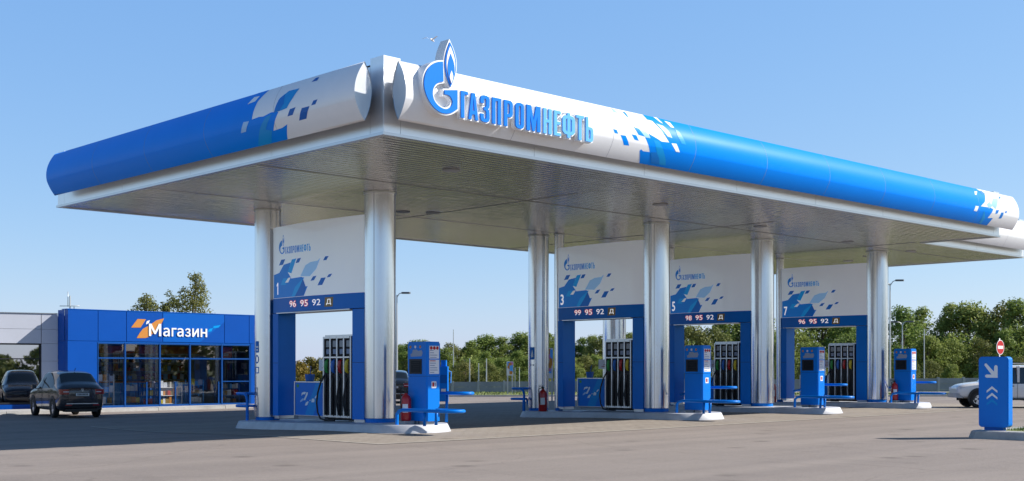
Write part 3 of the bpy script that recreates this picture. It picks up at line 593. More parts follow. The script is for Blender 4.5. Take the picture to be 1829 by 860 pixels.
# ------------------------------------------------------------------ pump islands
OFF = [(0, 0, 1.), (11.05, -.70, .87), (17.85, -.20, .85), (25.06, -.86, .91)]
NUM = '1357'; V0 = 6.64
TD = {'1': 0, '3': 0, '5': -.48, '7': .58}; TIP = {'1': 0, '3': -.3, '5': -1.05, '7': .05}   # how far the ends of the islands differ
ZI = .215
def isl_outline(k, ins, nm):
    a = 1.2-ins; vr = V0+(5.35-V0)*k+TIP[nm]; vl = 11.6+(0 if k == 1 else 1.9 if k == .85 else -.2); rr_ = 1.2*k-ins
    o = [(4.9+a*math.cos(R(t)), vr-rr_*math.sin(R(t))) for t in range(0, 181, 9)]
    return o+[(4.9+a*math.cos(R(t)), vl+(1.15-ins)*-math.sin(R(t))) for t in range(180, 361, 12)]
for (du, dv, k), nm in zip(OFF, NUM):
    mb = MB(); rings = []
    for ins, z in ((0, -.12), (0, .012), (.085, ZI-.025), (.105, ZI)): rings.append([Vector((p[0]+du, p[1]+dv, 0)) for p in isl_outline(k, ins, nm)]); 
    zz = (-.12, .012, ZI-.025, ZI); n = len(rings[0])
    vs = [Vector((p.x, p.y, z+zg(p.x, p.y))) for r_, z in zip(rings, zz) for p in r_]
    mb.add(vs, [(i*n+j, i*n+(j+1) % n, (i+1)*n+(j+1) % n, (i+1)*n+j) for i in range(3) for j in range(n)], True)
    # top as strips so it follows the fall of the yard
    top = vs[3*n:]; c = [Vector((du+4.9, p.y, ZI+zg(du+4.9, p.y))) for p in top]
    mb.add(top+c, [(j, (j+1) % n, n+(j+1) % n, n+j) for j in range(n)], False)
    o = mb.build('pump_island', 'concrete', None, (du+4.9, dv+8.5, 0))
    tag(o, f'pale grey concrete kerb island under the gate numbered {nm}', 'pump island', 'concrete islands under the pump gates', 'thing')
def zt(u, v): return ZI+zg(u, v)

def col_build(r, h, name, label, group, u, v, flat=True):
    t = thing(name, label, 'column', (u, v, zt(u, v)), 0, group)
    H_ = SO-zt(u, v)
    mb = MB(); mb.cyl(0, 0, r-.03, -.02, .10, 40); mb.build('base_band', 'blue', t)
    mb = MB(); mb.cyl(0, 0, r, .10, H_*.62-.004, 56); mb.cyl(0, 0, r, H_*.62+.004, H_-.05, 56); mb.cyl(0, 0, r-.012, H_*.62-.01, H_*.62+.01, 40); mb.build('column_shaft', 'alu', t)
    mb = MB(); mb.cyl(0, 0, r+.025, H_-.05, H_-.004, 56); mb.build('collar', 'silver', t)
    mb = MB(); a = R(-75); 
    for a in ((R(-62), R(-150)) if r > .4 else (R(-40),)): mb.box(r*math.cos(a)-.006, r*math.cos(a)+.006, r*math.sin(a)-.006, r*math.sin(a)+.006, .10, H_-.05)
    mb.build('seam', 'grey_paint', t)
    return t
for (du, dv, k), nm in zip(OFF, NUM):
    col_build(.435, 0, 'canopy_column', f'thick silver round column beside the right edge of the gate numbered {nm}', 'thick canopy columns', 5.2+du, 6.85+dv)
    pu, pv = (4.98, 12.2)
    if nm == '5': pu, pv = 4.95, 14.0
    lc = col_build(.372 if nm != '5' else .48, 0, 'canopy_column', {'1': 'silver column with blue pictograms left of the gate numbered 1', '3': 'silver column with a blue sticker and red extinguisher left of the gate numbered 3', '5': 'pale silver column seen behind the pump through the gate numbered 3', '7': 'silver column half hidden left of the gate numbered 7'}[nm], 'rear canopy columns', pu+du, pv+dv)
    vth = V0+(11.98-V0)*k+dv
    col_build(.17, 0, 'slim_column', f'slim silver post standing right behind the left edge of the gate numbered {nm}', 'slim posts behind the gates', 5.12+du, vth)
    if nm in '13':
        mb = MB(); a0 = math.atan2(-.72, -.69)-R(38)
        def cm(s, z, off, a0=a0): a = a0+s/.374; return Vector(((.374+off)*math.cos(a), (.374+off)*math.sin(a), z))
        cut = [-.2+.03*i for i in range(14)]
        if nm == '1':
            mb.decal([rrect(-.10, 2.05, .06, 2.40, .03)], cm, .003, cut, 0, 0); mb.decal([rrect(-.04, 2.10, .02, 2.16, .01)], cm, .006, None, 0, 1); mb.decal([rrect(-.06, 2.2, .04, 2.25, .01)], cm, .006, cut, 0, 1)
            mb.decal([ringpts(-.12, 1.72, .06, 1.98, .09, .12), ringpts(-.09, 1.76, .03, 1.94, .06, .08)], cm, .003, cut, 0, 0)
            mb.decal([rrect(-.12, 1.42, .06, 1.62, .02), rrect(-.095, 1.45, .035, 1.59, .01)], cm, .003, cut, 0, 0)
            mb.decal([rrect(-.08, .75, .01, 1.0, .03), rrect(-.06, .78, -.01, .97, .02)], cm, .003, cut, 0, 2)
        else:
            mb.decal([rrect(-.12, 1.85, .10, 2.30, .02)], cm, .003, cut, 0, 0); mb.decal([[(-.03, 1.92), (.05, 1.95), (.03, 2.1), (.0, 2.22), (-.03, 2.1), (-.06, 1.98)]], cm, .006, cut, 0, 1)
            mb.decal([rrect(-.09, 1.62, .07, 1.68, .01), rrect(-.07, 1.635, .05, 1.665, .005)], cm, .003, cut, 0, 2)
        mb.build('sticker', ['deco_blue', 'deco_white', 'paper_ink'], lc, recalc=False)

# gate with price display
VR, VL, UG = 6.64, 11.07, 4.45
VM, HW = (VR+VL)/2, (VL-VR)/2
def mapG(v, z, off=0.): return Vector((UG-.14*(1-((v-VM)/HW)**2)-off*(.5 if off > 0 else 1), v, z))
VC = [VR+(VL-VR)*i/16 for i in range(1, 16)]
FUEL = {'1': ('96', '95', '92', 'Д'), '3': ('99', '95', '92', 'Д'), '5': ('98', '95', '92', 'Д'), '7': ('96', '95', '92', 'Д')}
GX = []
for (du, dv, k), nm in zip(OFF, NUM):
    z0 = zt(5+du, 7.5+dv)
    g = thing('price_gate', f'blue and white portal gate with mosaic panel and big number {nm}', 'pump gate', (UG+.40+du, V0+.57+dv, z0), 0, 'numbered gates over the pumps')
    g.scale = (1, k, 1); org = (UG, V0, ZI); GX.append(g)
    def post(v0, v1, name):
        mb = MB(); mb.box(UG-.02, UG+.60, v0, v1, ZI+.06, 3.34, 0); mb.box(UG+.02, UG+.56, v0+.03, v1-.03, ZI-.03, ZI+.06, 1)
        mb.box(UG-.024, UG-.02, v0+.01, v1-.01, 1.85, 1.86, 2)
        mb.build(name, ['blue', 'silver', 'dark'], g, org)
    post(VR-.12, 7.06, 'gate_post'); post(10.78, VL, 'gate_post')
    mb = MB(); n = 17; vs = []
    for i in range(n):
        v = VR-.14+(VL-VR+.14)*i/(n-1)
        for off, z in ((0, 3.79), (0, 5.93), (-.45, 5.93), (-.45, 3.79)): vs.append(mapG(v, z, off))
    mb.add(vs, [(i*4+j, i*4+(j+1) % 4, (i+1)*4+(j+1) % 4, (i+1)*4+j) for i in range(n-1) for j in range(4)]+[(3, 2, 1, 0), tuple((n-1)*4+j for j in range(4))])
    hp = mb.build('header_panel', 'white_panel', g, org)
    mb = MB(); vs = []
    for i in range(n):
        v = VR-.14+(VL-VR+.14)*i/(n-1)
        for off, z in ((.006, 3.36), (.006, 3.786), (-.5, 3.786), (-.5, 3.36)): vs.append(mapG(v, z, off))
    mb.add(vs, [(i*4+j, i*4+(j+1) % 4, (i+1)*4+(j+1) % 4, (i+1)*4+j) for i in range(n-1) for j in range(4)]+[(3, 2, 1, 0), tuple((n-1)*4+j for j in range(4))])
    bd = mb.build('price_band', 'blue', g, org)
    mb = MB(); mb.box(UG-.1, UG+.5, 7.08, 10.76, 3.33, 3.352); mb.build('band_trim', 'silver', bd, org)
    main = [(min(a, 11.05), max(b, 3.80)) for a, b in HD['main']]
    deep = [(11.05, 3.80), (11.05, 4.25), (10.75, 4.1), (10.5, 3.95), (10.3, 3.80)]
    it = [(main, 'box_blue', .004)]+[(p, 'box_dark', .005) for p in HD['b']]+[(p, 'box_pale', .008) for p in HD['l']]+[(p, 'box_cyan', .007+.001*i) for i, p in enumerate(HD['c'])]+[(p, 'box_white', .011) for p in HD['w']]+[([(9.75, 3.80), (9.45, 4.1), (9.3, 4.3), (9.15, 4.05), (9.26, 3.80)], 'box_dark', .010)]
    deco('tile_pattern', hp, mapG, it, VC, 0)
    # small emblem and name
    mb = MB(); ke = .38
    T2 = lambda p: [(10.70-(x-.487)*ke, 5.10+(z-6.96)*ke) for x, z in p]
    mb.decal([T2(G_BODY)], mapG, .004, VC, 0, 0); mb.decal([T2(FL1)], mapG, .004, VC, 0, 0); mb.decal([T2(FL2)], mapG, .007, VC, 0, 1); mb.decal([T2(FL3)], mapG, .010, VC, 0, 0); mb.decal([T2(FL4)], mapG, .013, VC, 0, 1)
    for i, (ch, u0, u1, a, b) in enumerate(LET):
        v0 = 10.30-(u0-1.533)*.338; v1 = 10.30-(u1-1.533)*.338
        mb.decal([[(v0+(v1-v0)*x, 5.09+.205*y) for x, y in c] for c in GLYPH[ch]], mapG, .004, None, 0, 0 if i < 7 else 2)
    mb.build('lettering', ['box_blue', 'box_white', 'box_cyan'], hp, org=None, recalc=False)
    mb = MB()
    if nm == '1': mb.decal([[(10.84-.13*x, 3.90+.36*y) for x, y in ((.42, 0), (.78, 0), (.78, 1), (.5, 1), (.05, .80), (.05, .66), (.42, .80))]], mapG, .016, None, 0, 0)
    else: put_text(mb, nm, 10.91, 10.91-.19*(.6 if nm == '1' else 1), 3.90, 4.26, mapG, .016, 0, .012)
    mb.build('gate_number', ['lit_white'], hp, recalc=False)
    f = FUEL[nm]
    for i, (a, b) in enumerate(((10.04, 9.68), (9.44, 9.05), (8.82, 8.42))):
        mb = MB()
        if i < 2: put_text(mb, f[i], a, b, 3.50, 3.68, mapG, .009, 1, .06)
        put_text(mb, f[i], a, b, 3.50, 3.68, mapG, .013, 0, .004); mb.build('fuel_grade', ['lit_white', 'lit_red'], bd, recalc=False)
    mb = MB(); mb.decal([[(8.24, 3.44), (7.86, 3.44), (7.83, 3.71), (8.21, 3.71)]], mapG, .009, None, 0, 0)
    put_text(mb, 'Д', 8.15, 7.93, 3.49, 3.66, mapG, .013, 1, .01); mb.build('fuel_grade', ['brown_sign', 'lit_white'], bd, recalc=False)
    for o in (*kids(hp), *kids(bd)):
        if o.name.split('.')[0] in ('tile_pattern', 'lettering', 'gate_number', 'fuel_grade'):
            for v in o.data.vertices: v.co -= Vector(org)

# fuel dispensers: one is built, three are copied
PORG = (4.55, 7.9, ZI)
def dispenser(du, dv, k, nm, rnd):
    d = thing('fuel_dispenser', f'four hose fuel dispenser with blue side cabinet standing in the gate numbered {nm}', 'fuel dispenser', (PORG[0]+.40+du, V0+.57+(PORG[1]-V0)*k+dv, zt(5+du, 7.5+dv)), 0, 'fuel dispensers in the gates')
    d.scale = (1, k, 1)
    P = PORG
    mb = MB(); mb.box(4.58, 5.12, 7.14, 8.56, ZI+.04, 2.60, 0, .03); mb.box(4.64, 5.06, 7.2, 8.5, ZI, ZI+.04, 1); mb.box(4.56, 5.14, 7.12, 8.58, 2.60, 2.645, 2, .03)
    mb.box(4.62, 5.08, 7.133, 7.138, .3, 1.35, 3)
    mb.build('body', ['graphite', 'dark', 'silver', 'nozzle_blue'], d, P)
    mb = MB(); n = 5
    for i in range(n):
        v = 7.22+(8.52-7.22)*i/(n-1); mb.box(4.47, 4.578, v-.026, v+.026, ZI+.08, 2.598, 0, .016)
    mb.box(4.47, 4.575, 7.26, 8.48, 1.985, 2.025); mb.box(4.47, 4.575, 7.26, 8.48, 2.54, 2.597); mb.box(4.48, 4.575, 7.26, 8.48, ZI+.085, ZI+.14)
    mb.build('frame', 'silver', d, P)
    for i, cm_ in enumerate(('yellow', 'red', 'nozzle_blue', 'green')):
        v = 7.22+(8.52-7.22)*(i+.5)/4
        mb = MB(); mb.box(4.53, 4.577, v-.115, v+.115, 2.03, 2.535, 0); mb.box(4.524, 4.529, v-.09, v+.09, 2.30, 2.48, 1); mb.box(4.524, 4.529, v-.08, v+.08, 2.10, 2.24, 2); mb.build('display', ['screen', 'grey_paint', 'paper_ink'], d, P)
        nz = MB(); nz.tube([(4.52, v, 1.93), (4.47, v, 1.88), (4.45, v, 1.74), (4.47, v, 1.62), (4.52, v, 1.55)], [.035, .05, .06, .05, .03], 8, 0)
        nz.tube([(4.50, v-.01, 1.58), (4.43, v, 1.5), (4.46, v, 1.40)], .022, 6, 1); nz.box(4.44, 4.5, v-.06, v+.06, 1.78, 1.90, 0, .02); nz.box(4.555, 4.577, v-.1, v+.1, 1.42, 1.95, 1)
        nz.build('nozzle', [cm_, 'black'], d, P)
        hs = MB(); rz = rnd.uniform(-.05, .05)
        pts = [(4.46, v, 1.40), (4.43, v+.02, 1.15), (4.42, v+.05+rz, .75), (4.44, v+.03, .42), (4.50, v-.02, .33), (4.52, v-.07, .45), (4.53, v-.085, .9), (4.54, v-.09, 1.4), (4.55, v-.09, 1.96)]
        hs.tube(pts, .024, 8); hs.build('hose', 'black', d, P)
    hs = MB(); hs.tube([(4.46, 8.43, 1.5), (4.42, 8.56, 1.3), (4.40, 8.68, 1.0), (4.40, 8.74, .7), (4.41, 8.70, .42), (4.42, 8.58, .25), (4.43, 8.35, .215), (4.5, 8.0, .215)], .026, 8); hs.build('hose', 'black', d, P)
    mb = MB(); mb.box(4.6, 5.1, 8.63, 10.14, .30, 1.28, 0, .02); mb.box(4.66, 5.05, 8.7, 10.05, ZI-.02, .30, 1); mb.box(4.585, 5.115, 8.61, 10.16, 1.28, 1.305, 2); mb.box(4.583, 4.60, 10.12, 10.165, .30, 1.28, 2); mb.box(4.583, 4.598, 8.615, 8.655, .3, 1.28, 2); mb.box(4.585, 4.6, 8.66, 10.11, .30, .315, 2)
    cb = mb.build('cabinet', ['blue', 'grey_paint', 'silver'], d, P)
    mb = MB(); mc = lambda v, z, off: Vector((4.6-off, v, z))
    for q, m_, o_ in (([(9.62, .32), (9.35, .8), (9.05, 1.27), (8.75, 1.27), (8.85, .9), (9.2, .32)], 3, .002),
                 ([(9.80, .88), (9.72, .93), (9.62, .93), (9.55, .99), (9.66, 1.0), (9.78, .97)], 0, .005), ([(9.70, .75), (9.6, .76), (9.47, .93), (9.46, .99), (9.53, .99), (9.58, .9)], 0, .005), ([(9.86, .69), (9.74, .73), (9.67, .80), (9.74, .81), (9.86, .74)], 2, .005),
                 ([(9.62, .60), (9.5, .61), (9.42, .71), (9.47, .73), (9.56, .69)], 0, .005), ([(9.28, .70), (9.14, .71), (9.12, .78), (9.2, .82), (9.27, .78)], 0, .005), ([(9.12, .80), (9.05, .84), (8.98, .9), (9.03, .91), (9.10, .86)], 0, .005), ([(9.38, .73), (9.34, .74), (9.33, .77), (9.37, .77)], 0, .005),
                 ([(10.05, 1.13), (9.93, 1.13), (9.93, 1.22), (10.05, 1.22)], 1, .004)): mb.decal([q], mc, o_, None, 0, m_)
    mb.build('tile_pattern', ['deco_white', 'green', 'deco_pale', 'deco_cyan'], cb, P, recalc=False)
    mb = MB(); mb.box(4.86, 4.885, 8.62, 9.28, 1.62, 1.95, 0); mb.box(4.872, 4.895, 8.95, 8.99, 1.30, 1.62, 1)
    for q in range(3): mb.box(4.856, 4.859, 8.78, 9.12-.1*q, 1.70+.06*q, 1.715+.06*q, 2)
    mb.box(4.855, 4.859, 8.68, 8.80, 1.72, 1.88, 3); mb.build('notice', ['paper', 'silver', 'ink_red', 'paper_ink'], d, P)
    mb = MB(); mb.lathe([(0, 1.305), (.12, 1.305), (.15, 1.52), (.135, 1.52), (.12, 1.4), (0, 1.4)], 4.86, 9.75, 18); mb.tube([(4.86, 9.75, 1.4), (4.8, 9.6, 1.75)], .012, 6); mb.build('wash_bucket', 'nozzle_blue', d, P)
    return d
d0 = dispenser(*OFF[0], '1', random.Random(2))
for (du, dv, k), nm in list(zip(OFF, NUM))[1:]:
    dup(d0, (PORG[0]+.40+du, V0+.57+(PORG[1]-V0)*k+dv, zt(5+du, 7.5+dv)), f'four hose fuel dispenser with blue side cabinet standing in the gate numbered {nm}', (1, k, 1))

# service terminals
TORG = (5.0, 4.76, ZI)
def terminal(du, dv, k, nm):
    t = thing('service_terminal', f'blue payment terminal with dark screen on the island end by gate {nm}', 'payment terminal', (TORG[0]+du, V0+(TORG[1]-V0)*k+dv+TD[nm], zt(5+du, 5+dv)), 0, 'blue terminals on the island ends'); t.scale = (1, .93 if k < 1 else 1, 1)
    P = TORG
    mb = MB(); mb.box(4.8, 5.26, 4.36, 5.16, .30, 1.466, 0, .035); mb.box(4.79, 5.27, 4.35, 5.17, 1.474, 2.33, 0, .04); mb.box(4.83, 5.23, 4.39, 5.13, 1.466, 1.474, 1); mb.box(4.80, 5.26, 4.36, 5.16, 2.33, 2.372, 0, .05)
    mb.build('body', ['blue', 'dark'], t, P)
    mb = MB(); mb.box(4.84, 5.1, 4.78, 5.12, ZI-.02, .30); mb.box(4.84, 5.1, 4.42, 4.72, ZI-.02, .30); mb.build('plinth', 'kerb', t, P)
    mb = MB(); mb.box(4.779, 4.79, 4.55, 5.06, 1.53, 1.92, 0); mb.box(4.775, 4.779, 4.60, 4.98, 1.57, 1.87, 1)
    for a in range(5): mb.box(4.772, 4.775, 4.63, 4.95-.03*(a % 3), 1.60+.055*a, 1.612+.055*a, 0)
    mb.build('screen', ['graphite', 'screen'], t, P)
    mb = MB(); mp = lambda y, z, off: Vector((4.79-off, y, z))
    mb.decal([[(5.0, 1.98), (4.56, 1.99), (4.52, 2.08), (4.56, 2.15), (4.7, 2.13), (4.78, 2.17), (4.92, 2.16), (4.95, 2.07), (5.02, 2.05)]], mp, .003, None, 0, 0)
    for y, m_ in ((5.02, 1), (4.82, 2), (4.62, 1)): mb.decal([rrect(y-.035, 2.2, y+.035, 2.27, .02)], mp, .003, None, 0, m_)
    mb.build('pictograms', ['paper_ink', 'orange', 'paper'], t, P, recalc=False)
    mb = MB(); mq = lambda x, z, off: Vector((x, 4.35-off, z)); rnd = random.Random(int(nm))
    mb.decal([rrect(4.87, 1.53, 5.20, 1.90, .01)], mq, .003, None, 0, 0); mb.decal([rrect(4.87, 1.93, 5.20, 2.26, .01)], mq, .003, None, 0, 0)
    for a in range(11):
        z = 1.56+.06*a+(.03 if a > 5 else 0)
        mb.decal([rrect(4.89, z, 4.89+rnd.uniform(.12, .28), z+.02, .002, 1)], mq, .006, None, 0, 2 if a in (5, 10) else 1)
    for x in (4.93, 5.035, 5.14): mb.decal([ringpts(x-.04, 2.16, x+.04, 2.25, .04, .045)], mq, .009, None, 0, 2)
    mb.build('poster', ['paper', 'paper_ink', 'ink_red'], t, P, recalc=False); mb = MB()
    mq2 = lambda x, z, off: Vector((x, 4.36-off, z))
    mb.decal([rrect(4.95, 1.16, 5.12, 1.34, .03)], mq2, .003, None, 0, 0); mb.decal([rrect(4.98, 1.20, 5.04, 1.31, .01)], mq2, .006, None, 0, 2); mb.decal([rrect(5.06, 1.2, 5.1, 1.3, .01)], mq2, .006, None, 0, 1)
    mb.build('sticker', ['paper', 'paper_ink', 'ink_red'], t, P, recalc=False)
    return t
t0 = terminal(*OFF[0], '1')
for (du, dv, k), nm in list(zip(OFF, NUM))[1:]:
    dup(t0, (TORG[0]+du, V0+(TORG[1]-V0)*k+dv+TD[nm], zt(5+du, 5+dv)), f'blue payment terminal with dark screen on the island end by gate {nm}', (1, .93, 1))

# guard rails: a low hoop in front of each terminal and a high one behind
def ubend(u0, u1, v, z, sgn, n=7):
    c = (u0+u1)/2; r = abs(u1-u0)/2
    return [(c-(u1-u0)/2*math.cos(math.pi*i/n), v-sgn*r*math.sin(math.pi*i/n), z) for i in range(n+1)]
def rail(pts, legs, org, name, label, group, pad=None, post=.042):
    t = thing(name, label, 'guard rail', org, 0, group); mb = MB(); mb.tube(pts, .045, 10); mb.build('hoop', 'blue', t, (0, 0, 0))
    for l in legs: mb = MB(); mb.tube(l, post, 10); mb.build('leg', 'blue', t, (0, 0, 0))
    if pad:
        mb = MB(); mb.prism([pad], lambda x, y, d: Vector((x, y, d)), pad_z-.022, pad_z+.022); mb.build('pad', 'blue', t, (0, 0, 0))
    return t
for (du, dv, k), nm in zip(OFF, NUM):
    ox, oy = 4.2+du, V0+(4.0-V0)*k+dv+TD[nm]; oz = zt(ox, oy)
    low = [(0, .85, -.0), (0, .84, .28), (0, .76, .36), (0, .62, .39), (0, -.8, .39)]+ubend(0, .62, -.95, .39, 1)+[(.62, -.8, .39), (.62, .0, .39)]
    pad_z = .39
    rail(low, [[(.62, .0, .39), (.62, .02, .0)], [(.10, -.15, .36), (.12, -.12, 0)]], (ox, oy, oz), 'guard_rail', f'low blue hoop rail in front of the terminal by gate {nm}', 'blue guard rails on the islands',
         [(0, -.2), (0, -.95)]+[(a, b) for a, b, c in ubend(0, .62, -.95, 0, 1)[1:-1]]+[(.62, -.95), (.62, -.2)])
    ox, oy = 5.62+du, V0+(4.6-V0)*k+dv+TD[nm]; oz = zt(ox, oy)
    hi = [(0, 1.3, .55), (0, 1.05, .60), (0, .75, .72), (0, .5, .79), (0, .2, .80), (0, -.35, .80)]+ubend(0, .5, -.45, .80, 1)+[(.5, -.3, .80), (.5, .5, .80)]
    pad_z = .80
    rail(hi, [[(0, .35, .78), (0, .7, .35), (0, .75, 0)], [(.5, .5, .80), (.5, .52, 0)]], (ox, oy, oz), 'guard_rail', f'tall blue hoop rail sweeping out behind the terminal by gate {nm}', 'blue guard rails on the islands',
         [(0, .3), (0, -.45)]+[(a, b) for a, b, c in ubend(0, .5, -.45, 0, 1)[1:-1]]+[(.5, -.45), (.5, .3)])
for (du, dv, k), nm in list(zip(OFF, NUM))[:2]:
    ox, oy = 4.35+du, 12.35+dv; oz = zt(ox, oy); pad_z = .8
    rail([(0, -.05, 0), (0, -.05, .6), (0, 0, .74), (0, .12, .80), (0, .3, .80)]+ubend(0, .5, .45, .8, -1)+[(.5, .3, .8), (.5, -.05, .74)], [[(.5, -.05, .76), (.5, -.05, 0)]], (ox, oy, oz), 'guard_rail',
         f'blue bent rail at the far left end of the island with gate {nm}', 'blue guard rails on the islands')
    pad_z = .42
    rail([(.05, .02, .42), (.05, .5, .42)]+ubend(.05, .45, .6, .42, -1)+[(.45, .3, .42)], [[(.05, .05, .42), (.05, .06, 0)], [(.45, .3, .42), (.45, .1, 0)]], (ox+.02, oy, oz), 'guard_rail',
         f'short lower blue rail at the far left end of the island with gate {nm}', 'blue guard rails on the islands', None)

# fire extinguishers
def extinguisher(loc, label, s=1.):
    t = thing('fire_extinguisher', label, 'fire extinguisher', loc, 0, 'red fire extinguishers'); t.scale = (s, s, s)
    mb = MB(); mb.lathe([(0, .0), (.12, .0), (.135, .03), (.135, .56), (.11, .64), (.05, .69), (.04, .72), (0, .72)], 0, 0, 24); mb.build('bottle', 'red', t)
    mb = MB(); mb.cyl(0, 0, .035, .72, .78, 12); mb.box(-.03, .03, -.02, .16, .78, .80); mb.box(-.03, .03, -.02, .14, .83, .845); mb.build('valve', 'black', t)
    mb = MB(); mb.tube([(0, .03, .76), (-.12, .06, .72), (-.165, .02, .5), (-.15, 0, .25)], .016, 8); mb.build('hose', 'black', t)
    mb = MB(); mb.add([(.137*math.cos(a), .137*math.sin(a), z) for z in (.22, .44) for a in [R(190+8*i) for i in range(9)]], [(i, i+1, 10+i, 9+i) for i in range(8)], True); mb.build('label', 'paper', t)
    return t
e0 = None
for (du, dv, k), nm in zip(OFF, NUM):
    u = 4.62+du if nm in '17' else 5.45+du; v = V0+((5.02 if nm == '7' else 5.0) - V0)*k+dv+TD[nm]
    loc = (u, v, zt(u, v)+.09)
    lb = f'red fire extinguisher on a grey block beside the terminal by gate {nm}'
    if e0 is None: e0 = extinguisher(loc, lb, 1.0)
    else: dup(e0, loc, lb, (1.,)*3)
    mb = MB(); mb.box(u-.17, u+.17, v-.17, v+.17, zt(u, v)-.02, zt(u, v)+.088, None, .02)
    tag(mb.build('concrete_block', 'kerb', None, (u, v, zt(u, v))), f'small grey block under the fire extinguisher by the terminal of gate {nm}', 'block', 'blocks under the extinguishers', 'thing')
dup(e0, (15.1, 10.35, zt(15.1, 10.4)), 'large dark red fire extinguisher between the left column and the slim post of gate 3', (1.1,)*3)
dup(e0, (28.95, 10.2, zt(29, 10.2)), 'red fire extinguisher glimpsed between the column and the left edge of gate 7', (1.2,)*3)

# ------------------------------------------------------------------ shop
SV = 26.0
sz = zg(9, SV)
shop = thing('shop_building', 'low blue and white filling station shop with glass front and orange leaf sign', 'shop', (9, SV, sz))
SB = (9, SV, 0)
WX = [6.04, 7.19, 8.70, 10.06, 11.56, 12.92]
mb = MB()
for a, b in zip([4.82, 6.05, 7.24, 8.82, 10.06, 11.67, 12.88], [6.05, 7.24, 8.82, 10.06, 11.67, 12.88, 14.9]):
    mb.box(a+.012, b-.012, SV, SV+.3, 2.75, 3.95)
for z0, z1 in ((.0, 1.245), (1.255, 2.735)): mb.box(4.82, 6.034, SV, SV+.3, z0, z1)
for z0, z1 in ((.0, 1.245), (1.255, 2.735), (2.745, 3.95)): mb.box(4.815, 4.826, SV+.302, SV+.868, z0, z1)
for x0, x1 in ((12.97, 13.18), (13.95, 14.9)): mb.box(x0, x1, SV+.002, SV+.3, 0, 2.738)
mb.box(14.89, 14.91, SV+.3, SV+8.5, 0, 3.9)
mb.build('portal_panels', 'shop_blue', shop, SB)
mb = MB(); mb.box(4.86, 14.86, SV+.04, SV+.25, 2.80, 3.93); mb.box(4.86, 6.0, SV+.04, SV+.25, .1, 2.7); mb.build('panel_backing', 'dark', shop, SB)
mb = MB(); mb.box(4.80, 14.92, SV-.012, SV+.5, 3.955, 3.985); mb.box(4.83, 14.88, SV+.02, SV+.28, 2.70, 2.745); mb.build('coping', 'shop_blue_light', shop, SB)
mb = MB(); ms = lambda x, z, off: Vector((x, SV-off, z))
LB = [(8.83, 3.94), (11.66, 3.94), (11.66, 3.64), (10.5, 2.76), (8.83, 2.76)]
mb.decal([LB], ms, .004)
mb.build('lighter_panel', 'shop_blue_light', shop, SB, recalc=False)
for p, m_ in SIGN: mb = MB(); mb.decal([p], ms, .009); mb.build('emblem_leaf', ('orange', 'deco_white', 'deco_cyan')[m_], shop, SB, recalc=False)
for x0, x1, hh, cs in WORD:
    mb = MB(); q = lambda x: 8.19+(x-415)/950*2.64; mb.prism([[(q(x0)+(q(x1)-q(x0))*x, 2.985+.35*hh*y) for x, y in c] for c in cs], ms, .012, .035); mb.build('sign_letter', 'letter_white', shop, SB)
mb = MB()
for z0, z1, m_ in ((2.12, 2.69, 0), (1.78, 2.08, 1), (1.2, 1.74, 0)): mb.box(13.19, 13.94, SV+.004, SV+.08, z0, z1, m_)
mb.box(13.185, 13.945, SV+.01, SV+.3, 0, 1.16, 2); mb.build('poster_panel', ['orange', 'orange_red', 'shop_blue'], shop, SB)
# glazed front: frame with five bays, each pane a part of it
mb = MB()
for i, x in enumerate(WX): mb.box(x-.03, x+.03, SV+.0, SV+.12, .10, 2.70)
for z0, z1 in ((.10, .20), (2.05, 2.11), (2.64, 2.70)):
    for a, b in zip(WX, WX[1:]): mb.box(a+.036, b-.036, SV+.012, SV+.11, z0, z1)
for a, b, f_ in ((7.19, 8.70, .62), (8.70, 10.06, .52), (10.06, 11.56, .9)): mb.box(a+(b-a)*f_-.022, a+(b-a)*f_+.022, SV+.015, SV+.10, .2, 1.12)
mb.box(11.6, 12.88, SV+.014, SV+.09, 1.10, 1.14)
fr = mb.build('window_frame', 'frame_blue', shop, SB)
for a, b in zip(WX, WX[1:]):
    mb = MB(); mb.add([(a+.03, SV+.06, .15), (b-.03, SV+.06, .15), (b-.03, SV+.06, 2.67), (a+.03, SV+.06, 2.67)], [(0, 1, 2, 3)], False); mb.build('pane', 'glass', fr, SB)
# white wing
WV = SV+.87
TW = lambda m_: m_.turn(4.81, WV, R(-14))                            # the wing stands at a slight angle to the portal
mb = MB()
for a, b in ((-14, -9), (-9, -6), (-6, -2.5), (-2.5, 1), (1, 4.19), (4.20, 4.81)):
    for z0, z1 in ((2.64, 3.19), (3.20, 3.79)): mb.box(a+.006, b-.006, WV, WV+.25, z0, z1)
for z0, z1 in ((.28, 1.1), (1.11, 1.95), (1.96, 2.63)): mb.box(4.206, 4.805, WV, WV+.25, z0, z1); mb.box(-14, -7.0, WV, WV+.25, z0, z1)
TW(mb).build('wing_cladding', 'wing_white', shop, SB)
mb = MB(); mb.box(-14, 4.81, WV-.01, WV+.22, 0, .272); TW(mb).build('wing_plinth', 'shop_blue', shop, SB)
mb = MB(); mb.box(-14, 4.8, WV-.03, WV+.3, 3.80, 3.83); TW(mb).build('coping', 'silver', shop, SB)
mb = MB()
for x in (-6.97, -3.2, .5, 4.17): mb.box(x-.03, x+.03, WV+.02, WV+.12, .29, 2.63)
for z0, z1 in ((.29, .35), (2.02, 2.06), (2.58, 2.63)): mb.box(-6.93, 4.13, WV+.025, WV+.11, z0, z1)
wf = TW(mb).build('window_frame', 'dark', shop, SB)
for a, b in ((-6.94, -3.2), (-3.2, .5), (.5, 4.15)):
    mb = MB(); mb.add([(a+.03, WV+.07, .31), (b-.03, WV+.07, .31), (b-.03, WV+.07, 2.6), (a+.03, WV+.07, 2.6)], [(0, 1, 2, 3)], False); TW(mb).build('pane', 'mirror_glass', wf, SB)
